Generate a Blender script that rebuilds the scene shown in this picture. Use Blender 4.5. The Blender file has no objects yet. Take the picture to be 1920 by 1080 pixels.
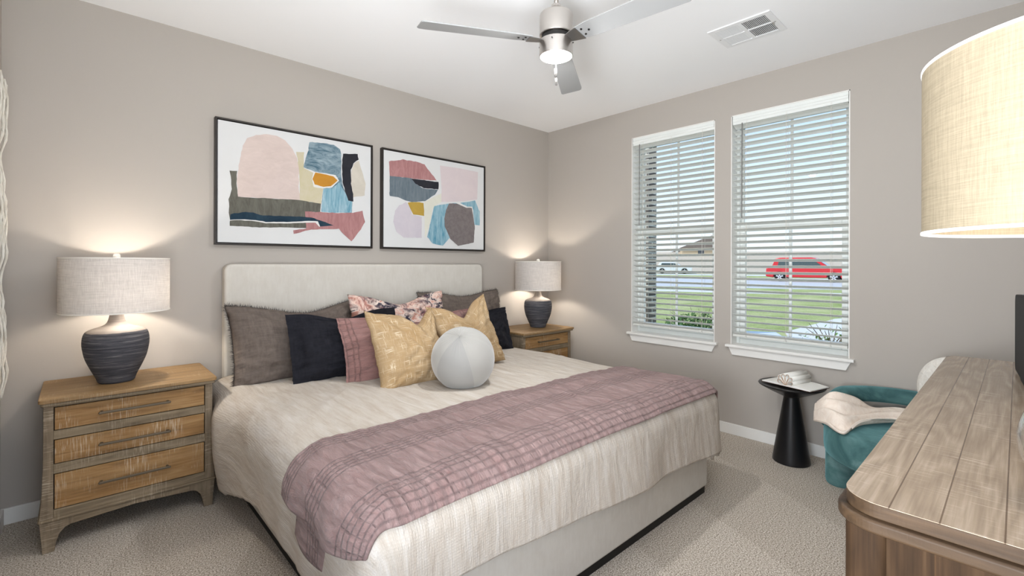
import bpy, bmesh, math, random
from mathutils import Vector, Matrix, noise
random.seed(7)
PI = math.pi
sc = bpy.context.scene
COL = sc.collection

# ------------------------------------------------------------------ camera
YAW, FPX, HORIZON = 0.8234, 879.4, 494.8
cam_data = bpy.data.cameras.new('camera')
cam = bpy.data.objects.new('camera', cam_data)
COL.objects.link(cam)
cam_data.sensor_width = 36.0
cam_data.lens = FPX / 1920 * 36
cam_data.shift_y = -(540 - HORIZON) / 1920
cam_data.clip_start = 0.05
cam_data.clip_end = 500
cam.matrix_world = (Matrix.Translation((-3.7392, -3.4613, 1.3173))
                    @ Matrix.Rotation(YAW - PI / 2, 4, 'Z')
                    @ Matrix.Rotation(PI / 2, 4, 'X')
                    @ Matrix.Rotation(0.003, 4, 'Z'))
sc.camera = cam

# ------------------------------------------------------------------ world, sun, exposure
world = bpy.data.worlds.new('sky')
sc.world = world
world.use_nodes = True
wt = world.node_tree
wn, wl = wt.nodes, wt.links
wn.clear()
w_out = wn.new('ShaderNodeOutputWorld')
w_bg = wn.new('ShaderNodeBackground')
w_tc = wn.new('ShaderNodeTexCoord')
w_sep = wn.new('ShaderNodeSeparateXYZ')
w_ramp = wn.new('ShaderNodeValToRGB')
w_ramp.color_ramp.elements[0].position = 0.0
w_ramp.color_ramp.elements[0].color = (0.74, 0.78, 0.84, 1)
w_ramp.color_ramp.elements[1].position = 1.0
w_ramp.color_ramp.elements[1].color = (0.27, 0.43, 0.78, 1)
e = w_ramp.color_ramp.elements.new(0.30)
e.color = (0.38, 0.54, 0.84, 1)
e = w_ramp.color_ramp.elements.new(0.05)
e.color = (0.66, 0.74, 0.86, 1)
wl.new(w_tc.outputs['Generated'], w_sep.inputs[0])
wl.new(w_sep.outputs['Z'], w_ramp.inputs[0])
wl.new(w_ramp.outputs[0], w_bg.inputs[0])
w_bg.inputs[1].default_value = 1.3
wl.new(w_bg.outputs[0], w_out.inputs[0])

sun_d = bpy.data.lights.new('sun', 'SUN')
sun_d.energy = 2.5
sun_d.angle = 0.02
sun_d.color = (1.0, 0.96, 0.88)
sun = bpy.data.objects.new('sun', sun_d)
COL.objects.link(sun)
sun.rotation_euler = Vector((0.62, -0.35, -0.72)).to_track_quat('-Z', 'Y').to_euler()

sc.view_settings.view_transform = 'Standard'
sc.view_settings.look = 'None'
sc.view_settings.gamma = 1.0
sc.view_settings.use_curve_mapping = False
sc.view_settings.exposure = 0.34

FAN_W, LAMP_W, SHADE_LAMP_W, REAR_FILL_W, SIDE_FILL_W = 8.0, 12.0, 2.6, 62.0, 122.0
# added fill lights, unseen behind two wall openings, brighten the room and ceiling
def area_light(name, loc, direction, sx, sy, power, color):
    d = bpy.data.lights.new(name, 'AREA')
    d.shape = 'RECTANGLE'; d.size = sx; d.size_y = sy
    d.energy = power; d.color = color
    o = bpy.data.objects.new(name, d); COL.objects.link(o)
    o.location = loc
    o.rotation_euler = Vector(direction).to_track_quat('-Z', 'Y').to_euler()
    return o
area_light('rear_fill_light', (-3.50, -4.30, 1.3), (0.6, 1.0, 1.8), 0.85, 1.9, REAR_FILL_W, (0.90, 0.95, 1.0))
area_light('side_fill_light', (-4.45, -3.12, 1.25), (1.0, 0.12, 1.5), 0.9, 1.9, SIDE_FILL_W, (0.90, 0.95, 1.0))

def point_light(name, loc, power, color, r=0.03):
    d = bpy.data.lights.new(name, 'POINT')
    d.energy = power; d.color = color; d.shadow_soft_size = r
    o = bpy.data.objects.new(name, d); COL.objects.link(o); o.location = loc
    return o

# ------------------------------------------------------------------ material helpers
def srgb(r, g, b):
    def f(c):
        c /= 255.0
        return c / 12.92 if c <= 0.04045 else ((c + 0.055) / 1.055) ** 2.4
    return (f(r), f(g), f(b), 1.0)

class M:
    """small node-graph helper"""
    def __init__(s, name, rough=0.8, metal=0.0, color=(0.8, 0.8, 0.8, 1), spec=0.3):
        s.m = bpy.data.materials.new(name); s.m.use_nodes = True
        s.t = s.m.node_tree; s.n = s.t.nodes; s.l = s.t.links
        s.b = s.n['Principled BSDF']
        s.b.inputs['Roughness'].default_value = rough
        s.b.inputs['Metallic'].default_value = metal
        s.b.inputs['Base Color'].default_value = color
        s.b.inputs['Specular IOR Level'].default_value = spec
        s.tc = s.n.new('ShaderNodeTexCoord')
    def coord(s, kind='Object', scale=(1, 1, 1), rot=(0, 0, 0), loc=(0, 0, 0)):
        mp = s.n.new('ShaderNodeMapping')
        mp.inputs['Scale'].default_value = scale
        mp.inputs['Rotation'].default_value = rot
        mp.inputs['Location'].default_value = loc
        s.l.new(s.tc.outputs[kind], mp.inputs[0])
        return mp.outputs[0]
    def noise(s, vec, scale=5, detail=4, rough=0.55, dist=0.0):
        x = s.n.new('ShaderNodeTexNoise')
        x.inputs['Scale'].default_value = scale; x.inputs['Detail'].default_value = detail
        x.inputs['Roughness'].default_value = rough; x.inputs['Distortion'].default_value = dist
        s.l.new(vec, x.inputs['Vector']); return x.outputs['Fac']
    def wave(s, vec, scale=5, dist=0, detail=2, dscale=1, axis='X', prof='SIN'):
        x = s.n.new('ShaderNodeTexWave'); x.bands_direction = axis; x.wave_profile = prof
        x.inputs['Scale'].default_value = scale; x.inputs['Distortion'].default_value = dist
        x.inputs['Detail'].default_value = detail; x.inputs['Detail Scale'].default_value = dscale
        s.l.new(vec, x.inputs['Vector']); return x.outputs['Fac']
    def vor(s, vec, scale=5, feat='F1'):
        x = s.n.new('ShaderNodeTexVoronoi'); x.feature = feat
        x.inputs['Scale'].default_value = scale
        s.l.new(vec, x.inputs['Vector']); return x.outputs['Distance']
    def ramp(s, fac, stops):
        x = s.n.new('ShaderNodeValToRGB'); cr = x.color_ramp
        cr.elements[0].position, cr.elements[0].color = stops[0]
        cr.elements[1].position, cr.elements[1].color = stops[-1]
        for p, c in stops[1:-1]:
            el = cr.elements.new(p); el.color = c
        s.l.new(fac, x.inputs[0]); return x.outputs[0]
    def grey(s, fac, a, b):
        return s.ramp(fac, [(a, (0, 0, 0, 1)), (b, (1, 1, 1, 1))])
    def math(s, op, a, b=None, c=None):
        x = s.n.new('ShaderNodeMath'); x.operation = op
        for i, v in enumerate((a, b, c)):
            if v is None: continue
            if isinstance(v, (int, float)): x.inputs[i].default_value = v
            else: s.l.new(v, x.inputs[i])
        return x.outputs[0]
    def mix(s, fac, a, b, mode='MIX'):
        x = s.n.new('ShaderNodeMix'); x.data_type = 'RGBA'; x.blend_type = mode
        for i, v in ((0, fac), (6, a), (7, b)):
            if isinstance(v, (int, float)): x.inputs[i].default_value = v
            elif isinstance(v, tuple): x.inputs[i].default_value = v
            else: s.l.new(v, x.inputs[i])
        return x.outputs[2]
    def sep(s, vec):
        x = s.n.new('ShaderNodeSeparateXYZ'); s.l.new(vec, x.inputs[0]); return x.outputs
    def col(s, c):
        s.l.new(c, s.b.inputs['Base Color']); return s
    def bump(s, h, strength=0.3, dist=0.01, prev=None):
        x = s.n.new('ShaderNodeBump'); x.inputs['Strength'].default_value = strength
        x.inputs['Distance'].default_value = dist
        s.l.new(h, x.inputs['Height'])
        if prev is not None: s.l.new(prev, x.inputs['Normal'])
        s.l.new(x.outputs[0], s.b.inputs['Normal']); return x.outputs[0]

def plain(name, rgb, rough=0.6, metal=0.0, spec=0.3, bump=0.0, bscale=200):
    k = M(name, rough, metal, srgb(*rgb), spec)
    v = k.coord('Object')
    n = k.noise(v, 6, 3)
    c = srgb(*rgb); d = tuple(x * 0.93 for x in c[:3]) + (1,)
    k.col(k.mix(n, c, d))
    if bump: k.bump(k.noise(v, bscale, 2), bump, 0.002)
    return k.m

def fabric(name, rgb, rgb2=None, weave=420, rough=0.9, wr=0.35, wscale=7, kind='UV', bs=0.25, sheen=0.0, mott=14):
    k = M(name, rough, 0, srgb(*rgb), 0.15)
    v = k.coord(kind)
    c1 = srgb(*rgb); c2 = srgb(*(rgb2 or tuple(max(0, x - 14) for x in rgb)))
    n1 = k.noise(k.coord(kind, (1, 5, 1)), mott, 6, 0.65)
    n2 = k.noise(k.coord(kind, (5, 1, 1)), mott, 6, 0.65)
    m = k.math('MULTIPLY', k.math('ADD', n1, n2), 0.5)
    k.col(k.mix(k.grey(m, 0.38, 0.62), c1, c2))
    wx = k.wave(v, weave / 6.2832, 0, 0, 1, 'X'); wy = k.wave(v, weave / 6.2832, 0, 0, 1, 'Y')
    w = k.math('MULTIPLY', wx, wy)
    b = k.bump(w, bs, 0.0015)
    if wr: k.bump(k.noise(k.coord(kind, (1, 1, 1)), wscale, 5, 0.6, 0.6), wr, 0.02, b)
    if sheen:
        k.b.inputs['Sheen Weight'].default_value = sheen
        k.b.inputs['Sheen Roughness'].default_value = 0.4
    return k.m

MAT = {}
# wall paint
k = M('greige_wall_paint', 0.92, 0, srgb(178, 171, 163), 0.2)
v = k.coord('Object')
k.bump(k.noise(v, 160, 3), 0.08, 0.002); MAT['wall'] = k.m
k = M('white_ceiling_paint', 0.95, 0, srgb(246, 246, 246), 0.15)
k.bump(k.noise(k.coord('Object'), 120, 3), 0.1, 0.002); MAT['ceiling'] = k.m
MAT['trim'] = plain('white_trim_paint', (236, 234, 229), 0.45, 0, 0.4)
MAT['vinyl'] = plain('white_window_vinyl', (232, 235, 231), 0.4, 0, 0.4)
# carpet
k = M('beige_carpet_pile', 1.0, 0, (0.4, 0.35, 0.3, 1), 0.05)
v = k.coord('Object')
sp = k.noise(v, 165, 3, 0.75)
c = k.ramp(sp, [(0.34, srgb(98, 86, 74)), (0.46, srgb(168, 157, 143)), (0.54, srgb(200, 190, 177)), (0.65, srgb(238, 232, 223))])
tr = k.wave(k.coord('Object', (1, 1, 1), (0, 0, math.radians(28))), 0.55, 3.0, 2, 0.6, 'X', 'SAW')
tr = k.math('ADD', k.math('MULTIPLY', tr, 0.5), k.math('MULTIPLY', k.noise(v, 1.6, 3), 0.5))
k.col(k.mix(1.0, c, k.ramp(tr, [(0.25, (0.93, 0.92, 0.91, 1)), (0.75, (1.03, 1.03, 1.03, 1))]), 'MULTIPLY'))
k.bump(k.math('ADD', sp, k.noise(v, 420, 2)), 0.35, 0.008); MAT['carpet'] = k.m

def wood(name, dark, mid, light, along='X', gs=1.0, rough=0.55, white=0.25, seams=None, spec=0.35, seam_axis=1):
    """weathered wood; grain runs along the given axis of the object's own coordinates"""
    k = M(name, rough, 0, srgb(*mid), spec)
    st = {'X': (1, 14, 14), 'Y': (14, 1, 14), 'Z': (14, 14, 1)}[along]
    cr = {'X': (30, 2, 2), 'Y': (2, 30, 2), 'Z': (2, 2, 30)}[along]
    v = k.coord('Object', tuple(a * gs for a in st))
    g = k.noise(v, 3.0, 8, 0.62, 0.9)
    big = k.noise(k.coord('Object', tuple(a * gs for a in {'X': (1, 4, 4), 'Y': (4, 1, 4), 'Z': (4, 4, 1)}[along])), 2.2, 4, 0.5, 1.8)
    c = k.ramp(g, [(0.28, srgb(*dark)), (0.5, srgb(*mid)), (0.74, srgb(*light))])
    c = k.mix(k.grey(big, 0.35, 0.7), c, k.mix(0.5, c, srgb(*light)))
    saw = k.noise(k.coord('Object', cr), 9.0, 2, 0.5)
    mask = k.math('MULTIPLY', k.grey(saw, 0.52, 0.66), k.grey(k.noise(k.coord('Object'), 7, 4), 0.45, 0.65))
    c = k.mix(k.math('MULTIPLY', mask, white), c, srgb(222, 208, 186))
    h = k.math('ADD', g, k.math('MULTIPLY', saw, 0.6))
    if seams:
        s = k.sep(k.coord('Object'))[seam_axis]
        line = None
        for y in seams:
            d = k.math('COMPARE', s, y, 0.0016)
            line = d if line is None else k.math('MAXIMUM', line, d)
        c = k.mix(k.math('MULTIPLY', line, 0.85), c, srgb(52, 36, 22))
        h = k.math('SUBTRACT', h, k.math('MULTIPLY', line, 3.0))
    k.col(c); k.bump(h, 0.22, 0.004)
    return k.m
MAT['ns_top'] = wood('golden_worn_wood', (106, 82, 52), (138, 108, 70), (164, 134, 94), 'X', 1, 0.5, 0.15)
MAT['ns_drawer'] = wood('sawn_amber_wood', (104, 76, 44), (146, 108, 64), (174, 140, 96), 'X', 1, 0.6, 0.55)
MAT['ns_frame'] = wood('grey_brown_weathered_wood', (90, 77, 60), (120, 104, 84), (150, 134, 112), 'Z', 1, 0.65, 0.4)
MAT['ns_rail'] = wood('grey_brown_weathered_rail', (90, 77, 60), (122, 106, 84), (152, 136, 112), 'X', 1, 0.65, 0.4)
MAT['dark_gap'] = plain('dark_gap', (34, 26, 20), 0.9)
MAT['handle'] = plain('aged_bronze', (104, 92, 76), 0.45, 0.55, 0.5)
# dresser wood: planed planks with swirling pale grain
def dresser_wood(name, seams, dark, mid, light, rough, axis=0, seam_axis=1, white=0.5):
    k = M(name, rough, 0, srgb(*mid), 0.5)
    s = k.sep(k.coord('Object'))
    # board index shifts the grain from plank to plank
    idx = None
    for y in seams:
        t = k.math('GREATER_THAN', s[seam_axis], y)
        idx = t if idx is None else k.math('ADD', idx, t)
    comb = k.n.new('ShaderNodeCombineXYZ')
    fx = 1.0 if axis == 0 else 9.0
    k.l.new(k.math('ADD', k.math('MULTIPLY', s[0], fx), k.math('MULTIPLY', idx, 3.7)), comb.inputs[0])
    k.l.new(k.math('MULTIPLY', s[1], 9.0 if axis != 1 else 1.0), comb.inputs[1])
    k.l.new(k.math('MULTIPLY', s[2], 9.0 if axis != 2 else 1.0), comb.inputs[2])
    vec = comb.outputs[0]
    n = k.noise(vec, 1.0, 2, 0.45, 0.35)
    rings = k.math('FRACT', k.math('MULTIPLY', n, 10.0))
    tri = k.math('ABSOLUTE', k.math('SUBTRACT', k.math('MULTIPLY', rings, 2.0), 1.0))
    fine = k.noise(k.coord('Object', tuple(2.0 if i == axis else 60.0 for i in range(3))), 3, 6, 0.6)
    f = k.math('ADD', k.math('MULTIPLY', tri, 0.24), k.math('MULTIPLY', fine, 0.62))
    c = k.ramp(f, [(0.12, srgb(*dark)), (0.44, srgb(*mid)), (0.78, srgb(*light))])
    cross = k.noise(k.coord('Object', tuple(40.0 if i == axis else 3.0 for i in range(3))), 4, 2, 0.5)
    mask = k.math('MULTIPLY', k.grey(cross, 0.55, 0.7), k.grey(k.noise(k.coord('Object'), 6, 3), 0.45, 0.7))
    c = k.mix(k.math('MULTIPLY', mask, white), c, srgb(226, 214, 198))
    line = None
    for y in seams:
        d = k.math('COMPARE', s[seam_axis], y, 0.0011)
        line = d if line is None else k.math('MAXIMUM', line, d)
    c = k.mix(k.math('MULTIPLY', line, 0.8), c, srgb(70, 50, 32))
    k.col(c)
    k.bump(k.math('SUBTRACT', k.math('MULTIPLY', f, 0.5), k.math('MULTIPLY', line, 3.0)), 0.3, 0.003)
    return k.m
MAT['dr_top'] = dresser_wood('polished_plank_top', (-0.139, -0.069, 0.0, 0.074, 0.147, 0.212), (118, 102, 85), (143, 126, 107), (170, 155, 138), 0.25)
MAT['dr_edge'] = wood('dark_brown_edge_wood', (36, 27, 19), (56, 42, 29), (78, 60, 43), 'Y', 1, 0.5, 0.0, spec=0.2)
MAT['dr_side'] = dresser_wood('brown_side_planks', (-0.155, -0.020, 0.118), (38, 27, 17), (56, 40, 26), (76, 57, 39), 0.7, axis=2, seam_axis=1, white=0.0)
MAT['dr_side'].node_tree.nodes['Principled BSDF'].inputs['Specular IOR Level'].default_value = 0.12

MAT['bed'] = fabric('cream_upholstery_linen', (206, 201, 192), (199, 193, 183), 900, 0.9, 0.05, 4, 'Object', 0.2)
MAT['plinth'] = plain('black_plinth', (22, 21, 20), 0.5)

# duvet: waffle linen with long soft creases
k = M('oatmeal_waffle_linen', 0.92, 0, srgb(222, 212, 197), 0.1)
uv = k.coord('UV')
st = k.noise(k.coord('UV', (9, 1.3, 1), (0, 0, 0.25)), 3.2, 7, 0.68, 0.4)
st2 = k.noise(k.coord('UV', (1, 1, 1)), 90, 3, 0.7)
c = k.ramp(st, [(0.34, srgb(184, 172, 159)), (0.5, srgb(196, 187, 176)), (0.66, srgb(205, 198, 190))])
wx = k.wave(uv, 36.0, 0, 0, 1, 'X'); wy = k.wave(uv, 36.0, 0, 0, 1, 'Y')
wf = k.math('MAXIMUM', wx, wy)
c = k.mix(k.math('MULTIPLY', wf, 0.13), c, srgb(150, 134, 112))
k.col(c)
b1 = k.bump(k.math('ADD', wf, st2), 0.35, 0.002)
b2 = k.bump(k.noise(k.coord('UV', (6, 1.2, 1), (0, 0, 0.25)), 2.4, 6, 0.62, 0.8), 0.38, 0.03, b1)
k.bump(k.noise(uv, 14, 5, 0.6, 0.5), 0.25, 0.01, b2)
MAT['duvet'] = k.m

# mauve quilted cotton; u = across the bed, v = along the bed (metres)
def quilt_mat(name, a, b, bands_axis=1, lines=(), cross=26.0, sc_=1.0):
    k = M(name, 0.8, 0, srgb(*a), 0.25)
    uvc = k.coord('UV', (sc_, sc_, sc_))
    wob = k.noise(uvc, 5, 2)
    s = k.sep(uvc)
    t = k.math('ADD', s[bands_axis], k.math('MULTIPLY', k.math('SUBTRACT', wob, 0.5), 0.012))
    line = None; inband = None
    for grp in lines:
        for y in grp:
            d = k.math('SUBTRACT', 1.0, k.math('MINIMUM', 1.0, k.math('DIVIDE', k.math('ABSOLUTE', k.math('SUBTRACT', t, y)), 0.006)))
            line = d if line is None else k.math('MAXIMUM', line, d)
        lo, hi = min(grp), max(grp)
        d = k.math('COMPARE', t, (lo + hi) / 2, (hi - lo) / 2 + 0.004)
        inband = d if inband is None else k.math('MAXIMUM', inband, d)
    cr = k.math('ABSOLUTE', k.math('SUBTRACT', k.math('MULTIPLY', k.math('FRACT', k.math('MULTIPLY', k.math('ADD', s[1 - bands_axis], k.math('MULTIPLY', wob, 0.01)), cross)), 2.0), 1.0))
    crl = k.math('MULTIPLY', k.grey(cr, 0.80, 0.97), inband)
    st = k.math('MAXIMUM', line, k.math('MULTIPLY', crl, 0.6))
    ns = (13, 3, 1) if bands_axis == 1 else (3, 13, 1)
    puck = k.noise(k.coord('UV', ns, (0, 0, 0.35 if bands_axis == 1 else 0)), 3.0, 6, 0.66, 0.9)
    c = k.mix(k.grey(puck, 0.32, 0.70), srgb(*a), srgb(*b))
    c = k.mix(k.math('MULTIPLY', st, 0.42), c, srgb(*[int(x * 0.60) for x in a]))
    k.col(c)
    bp = k.bump(puck, 0.95, 0.022)
    k.bump(k.math('SUBTRACT', 1.0, st), 0.7, 0.006, bp)
    k.b.inputs['Sheen Weight'].default_value = 0.15
    return k.m
G1 = [0.02 + 0.02 * i for i in range(4)]
G2 = [0.205 + 0.022 * i for i in range(5)]
G3 = [0.47 + 0.028 * i for i in range(6)]
MAT['runner'] = quilt_mat('mauve_quilted_cotton', (132, 104, 100), (158, 133, 129), 1, (G1, G2, G3))
MAT['quilt_pillow'] = quilt_mat('mauve_quilted_pillow', (146, 108, 102), (160, 122, 116), 0, ([0.015, 0.05, 0.075], [0.45, 0.50, 0.55], [0.90, 0.93]), 26)
MAT['grey_sham'] = fabric('taupe_grey_cotton', (114, 103, 95), (96, 86, 80), 700, 0.85, 1.0, 6)
MAT['grey_fringe'] = plain('dark_frayed_thread', (56, 50, 50), 0.95)
MAT['black_sham'] = fabric('black_cotton', (36, 36, 42), (26, 26, 31), 700, 0.85, 0.9, 6)
MAT['stud'] = plain('pearl_stud', (220, 216, 210), 0.3)

# ochre woven pillow with pale slub marks in a grid
k = M('ochre_slub_weave', 0.9, 0, srgb(214, 180, 122), 0.1)
uv = k.coord('UV')
g1 = k.noise(k.coord('UV', (3, 50, 1)), 4, 3, 0.6); g2 = k.noise(k.coord('UV', (50, 3, 1)), 4, 3, 0.6)
ln = k.math('MAXIMUM', k.grey(g1, 0.55, 0.7), k.grey(g2, 0.56, 0.7))
cells = k.math('MULTIPLY', k.grey(k.wave(k.coord('UV'), 3.4, 1.2, 2, 3, 'X'), 0.45, 0.75), k.grey(k.wave(k.coord('UV'), 3.4, 1.2, 2, 3, 'Y'), 0.4, 0.7))
f = k.math('MINIMUM', 1.0, k.math('ADD', k.math('MULTIPLY', ln, 0.34), k.math('MULTIPLY', k.math('MULTIPLY', cells, ln), 0.5)))
base = k.mix(k.grey(k.noise(uv, 5, 3), 0.35, 0.65), srgb(162, 134, 97), srgb(174, 149, 115))
k.col(k.mix(f, base, srgb(240, 228, 204)))
k.bump(k.math('ADD', f, k.wave(uv, 90, 0, 0, 1, 'X')), 0.35, 0.002)
MAT['ochre'] = k.m
# floral print velvet
k = M('mottled_floral_print', 0.85, 0, srgb(190, 150, 140), 0.2)
uv = k.coord('UV')
a = k.noise(uv, 11, 6, 0.72, 1.6); b = k.noise(k.coord('UV', loc=(5, 3, 0)), 7, 5, 0.65, 2.0)
c = k.ramp(a, [(0.36, srgb(54, 44, 54)), (0.45, srgb(122, 84, 84)), (0.50, srgb(208, 166, 152)), (0.56, srgb(226, 204, 190)), (0.64, srgb(160, 96, 70)), (0.74, srgb(96, 70, 72))])
c2 = k.ramp(b, [(0.44, srgb(60, 56, 70)), (0.52, srgb(226, 210, 198)), (0.62, srgb(196, 140, 124))])
k.col(k.mix(k.grey(k.noise(uv, 5, 3), 0.36, 0.56), c, c2)); MAT['floral'] = k.m
k = M('pale_grey_velvet', 0.7, 0, srgb(158, 155, 149), 0.2)
k.b.inputs['Sheen Weight'].default_value = 0.5
k.bump(k.noise(k.coord('Object'), 9, 4), 0.15, 0.01); MAT['velvet_grey'] = k.m
k = M('grey_velvet_dark_gore', 0.75, 0, srgb(150, 148, 144), 0.2)
k.b.inputs['Sheen Weight'].default_value = 0.3
k.bump(k.noise(k.coord('Object'), 9, 4), 0.15, 0.01); MAT['velvet_grey2'] = k.m
k = M('teal_velvet', 0.72, 0, srgb(66, 118, 122), 0.2)
n = k.noise(k.coord('Object'), 6, 5, 0.6, 0.8)
k.col(k.ramp(n, [(0.36, srgb(54, 88, 89)), (0.52, srgb(76, 112, 112)), (0.68, srgb(106, 138, 137))]))
k.b.inputs['Sheen Weight'].default_value = 0.6
k.b.inputs['Sheen Tint'].default_value = srgb(140, 200, 205)
k.bump(n, 0.15, 0.01); MAT['teal'] = k.m
MAT['throw'] = fabric('cream_fleece', (242, 230, 217), (232, 216, 201), 500, 1.0, 0.5, 12, 'Object', 0.5)
MAT['boucle'] = fabric('white_boucle', (236, 232, 224), (220, 214, 204), 300, 1.0, 0.6, 60, 'Object', 0.6)
MAT['macrame'] = fabric('off_white_cotton_rope', (226, 222, 212), (200, 192, 178), 300, 0.95, 0.3, 40, 'Object', 0.6)
MAT['black_table'] = plain('satin_black_paint', (17, 17, 20), 0.32, 0, 0.5)
MAT['paper'] = plain('book_paper', (236, 234, 228), 0.8)
MAT['paper_edge'] = plain('kraft_paper_edge', (206, 170, 140), 0.85)
MAT['cover'] = plain('dark_brown_cover', (70, 44, 30), 0.7)

# lamp ceramic: dark brushed lower part, pale taupe neck
k = M('brushed_two_tone_ceramic', 0.7, 0, srgb(70, 70, 76), 0.3)
v = k.coord('Object')
z = k.sep(v)[2]
br = k.noise(k.coord('Object', (2, 2, 55)), 3, 6, 0.7, 0.4)
dk = k.ramp(br, [(0.30, srgb(44, 44, 50)), (0.52, srgb(72, 72, 78)), (0.70, srgb(126, 124, 124))])
edge = k.math('ADD', z, k.math('MULTIPLY', k.math('SUBTRACT', br, 0.5), 0.02))
k.col(k.mix(k.math('GREATER_THAN', edge, 0.262), dk, k.mix(k.grey(br, 0.3, 0.8), srgb(104, 97, 91), srgb(140, 131, 124))))
k.bump(br, 0.5, 0.004); MAT['ceramic'] = k.m

def shade_mat(name, rgb, tr):
    """linen lampshade: light from the bulb inside passes through it"""
    k = M(name, 0.95, 0, srgb(*rgb), 0.05)
    v1 = k.noise(k.coord('Object', (60, 60, 4)), 5, 3, 0.7); v2 = k.noise(k.coord('Object', (3, 3, 90)), 4, 3, 0.7)
    m = k.grey(k.math('MULTIPLY', k.math('ADD', v1, v2), 0.5), 0.36, 0.64)
    c = k.mix(m, srgb(*rgb), srgb(*[int(x * 0.86) for x in rgb]))
    k.col(c); k.bump(m, 0.25, 0.001)
    tl = k.n.new('ShaderNodeBsdfTranslucent'); k.l.new(c, tl.inputs[0])
    mx = k.n.new('ShaderNodeMixShader'); mx.inputs[0].default_value = tr
    out = k.n['Material Output']
    k.l.new(k.b.outputs[0], mx.inputs[1]); k.l.new(tl.outputs[0], mx.inputs[2]); k.l.new(mx.outputs[0], out.inputs[0])
    return k.m
MAT['shade'] = shade_mat('oatmeal_linen_shade', (226, 222, 218), 0.32)
MAT['shade2'] = shade_mat('cream_linen_shade', (152, 139, 117), 0.07)
MAT['pull'] = plain('dull_steel_pull', (118, 114, 110), 0.6)
MAT['shade_in'] = plain('white_shade_trim', (240, 236, 228), 0.9)
k = M('brushed_nickel', 0.30, 1.0, srgb(190, 184, 178), 0.5)
k.b.inputs['Anisotropic'].default_value = 0.5
k.bump(k.noise(k.coord('Object', (1, 1, 120)), 6, 2), 0.05, 0.001); MAT['nickel'] = k.m
MAT['blade'] = plain('silver_blade_laminate', (158, 158, 157), 0.55, 0.0, 0.3)
MAT['blade_arm'] = plain('steel_arm', (150, 148, 146), 0.35, 0.9, 0.5)
MAT['fan_dark'] = plain('dark_motor_gap', (44, 42, 40), 0.4, 0.5)
def emis(name, rgb, s):
    m = bpy.data.materials.new(name); m.use_nodes = True; t = m.node_tree; t.nodes.clear()
    o = t.nodes.new('ShaderNodeOutputMaterial'); e_ = t.nodes.new('ShaderNodeEmission')
    e_.inputs[0].default_value = rgb; e_.inputs[1].default_value = s
    t.links.new(e_.outputs[0], o.inputs[0]); return m
MAT['fan_lens'] = emis('lit_frosted_lens', (1, 0.98, 0.94, 1), 6.0)
MAT['bulb'] = emis('lit_bulb', (1, 0.85, 0.62, 1), 8.0)
def glass(name, tint=(0.97, 0.99, 0.98, 1)):
    m = bpy.data.materials.new(name); m.use_nodes = True; t = m.node_tree; t.nodes.clear()
    o = t.nodes.new('ShaderNodeOutputMaterial'); tr = t.nodes.new('ShaderNodeBsdfTransparent')
    tr.inputs[0].default_value = tint
    g = t.nodes.new('ShaderNodeBsdfGlossy'); g.inputs['Roughness'].default_value = 0.02
    fr = t.nodes.new('ShaderNodeFresnel'); fr.inputs[0].default_value = 1.25
    mx = t.nodes.new('ShaderNodeMixShader')
    t.links.new(fr.outputs[0], mx.inputs[0]); t.links.new(tr.outputs[0], mx.inputs[1]); t.links.new(g.outputs[0], mx.inputs[2])
    t.links.new(mx.outputs[0], o.inputs[0]); return m
MAT['glass'] = glass('window_glass')
k = M('clear_acrylic', 0.05, 0, (0.9, 0.92, 0.9, 1), 0.5)
k.b.inputs['Transmission Weight'].default_value = 0.8; MAT['crystal'] = k.m
k = M('clear_blown_glass', 0.02, 0, (0.97, 0.98, 0.98, 1), 0.5)
k.b.inputs['Transmission Weight'].default_value = 1.0; k.b.inputs['IOR'].default_value = 1.35; MAT['clear_glass'] = k.m
MAT['white_ceramic'] = plain('glossy_white_glaze', (238, 238, 240), 0.12, 0, 0.6)
MAT['slat'] = plain('white_faux_wood_slat', (221, 222, 216), 0.5, 0, 0.35)
MAT['cord'] = plain('white_cord', (214, 210, 200), 0.8)
MAT['wand'] = plain('grey_wand', (120, 118, 116), 0.4)
MAT['frame'] = plain('black_bronze_frame', (38, 32, 28), 0.4, 0.2, 0.5)
MAT['canvas'] = plain('white_canvas', (214, 214, 213), 0.85)
MAT['black_panel'] = plain('gloss_black_panel', (10, 11, 15), 0.55, 0, 0.15)
MAT['panel_rim'] = plain('pale_metal_rim', (150, 170, 190), 0.3, 0.8)
MAT['vent_white'] = plain('white_enamel', (238, 238, 238), 0.5)
MAT['vent_dark'] = plain('dark_duct', (90, 90, 92), 0.9)

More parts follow.
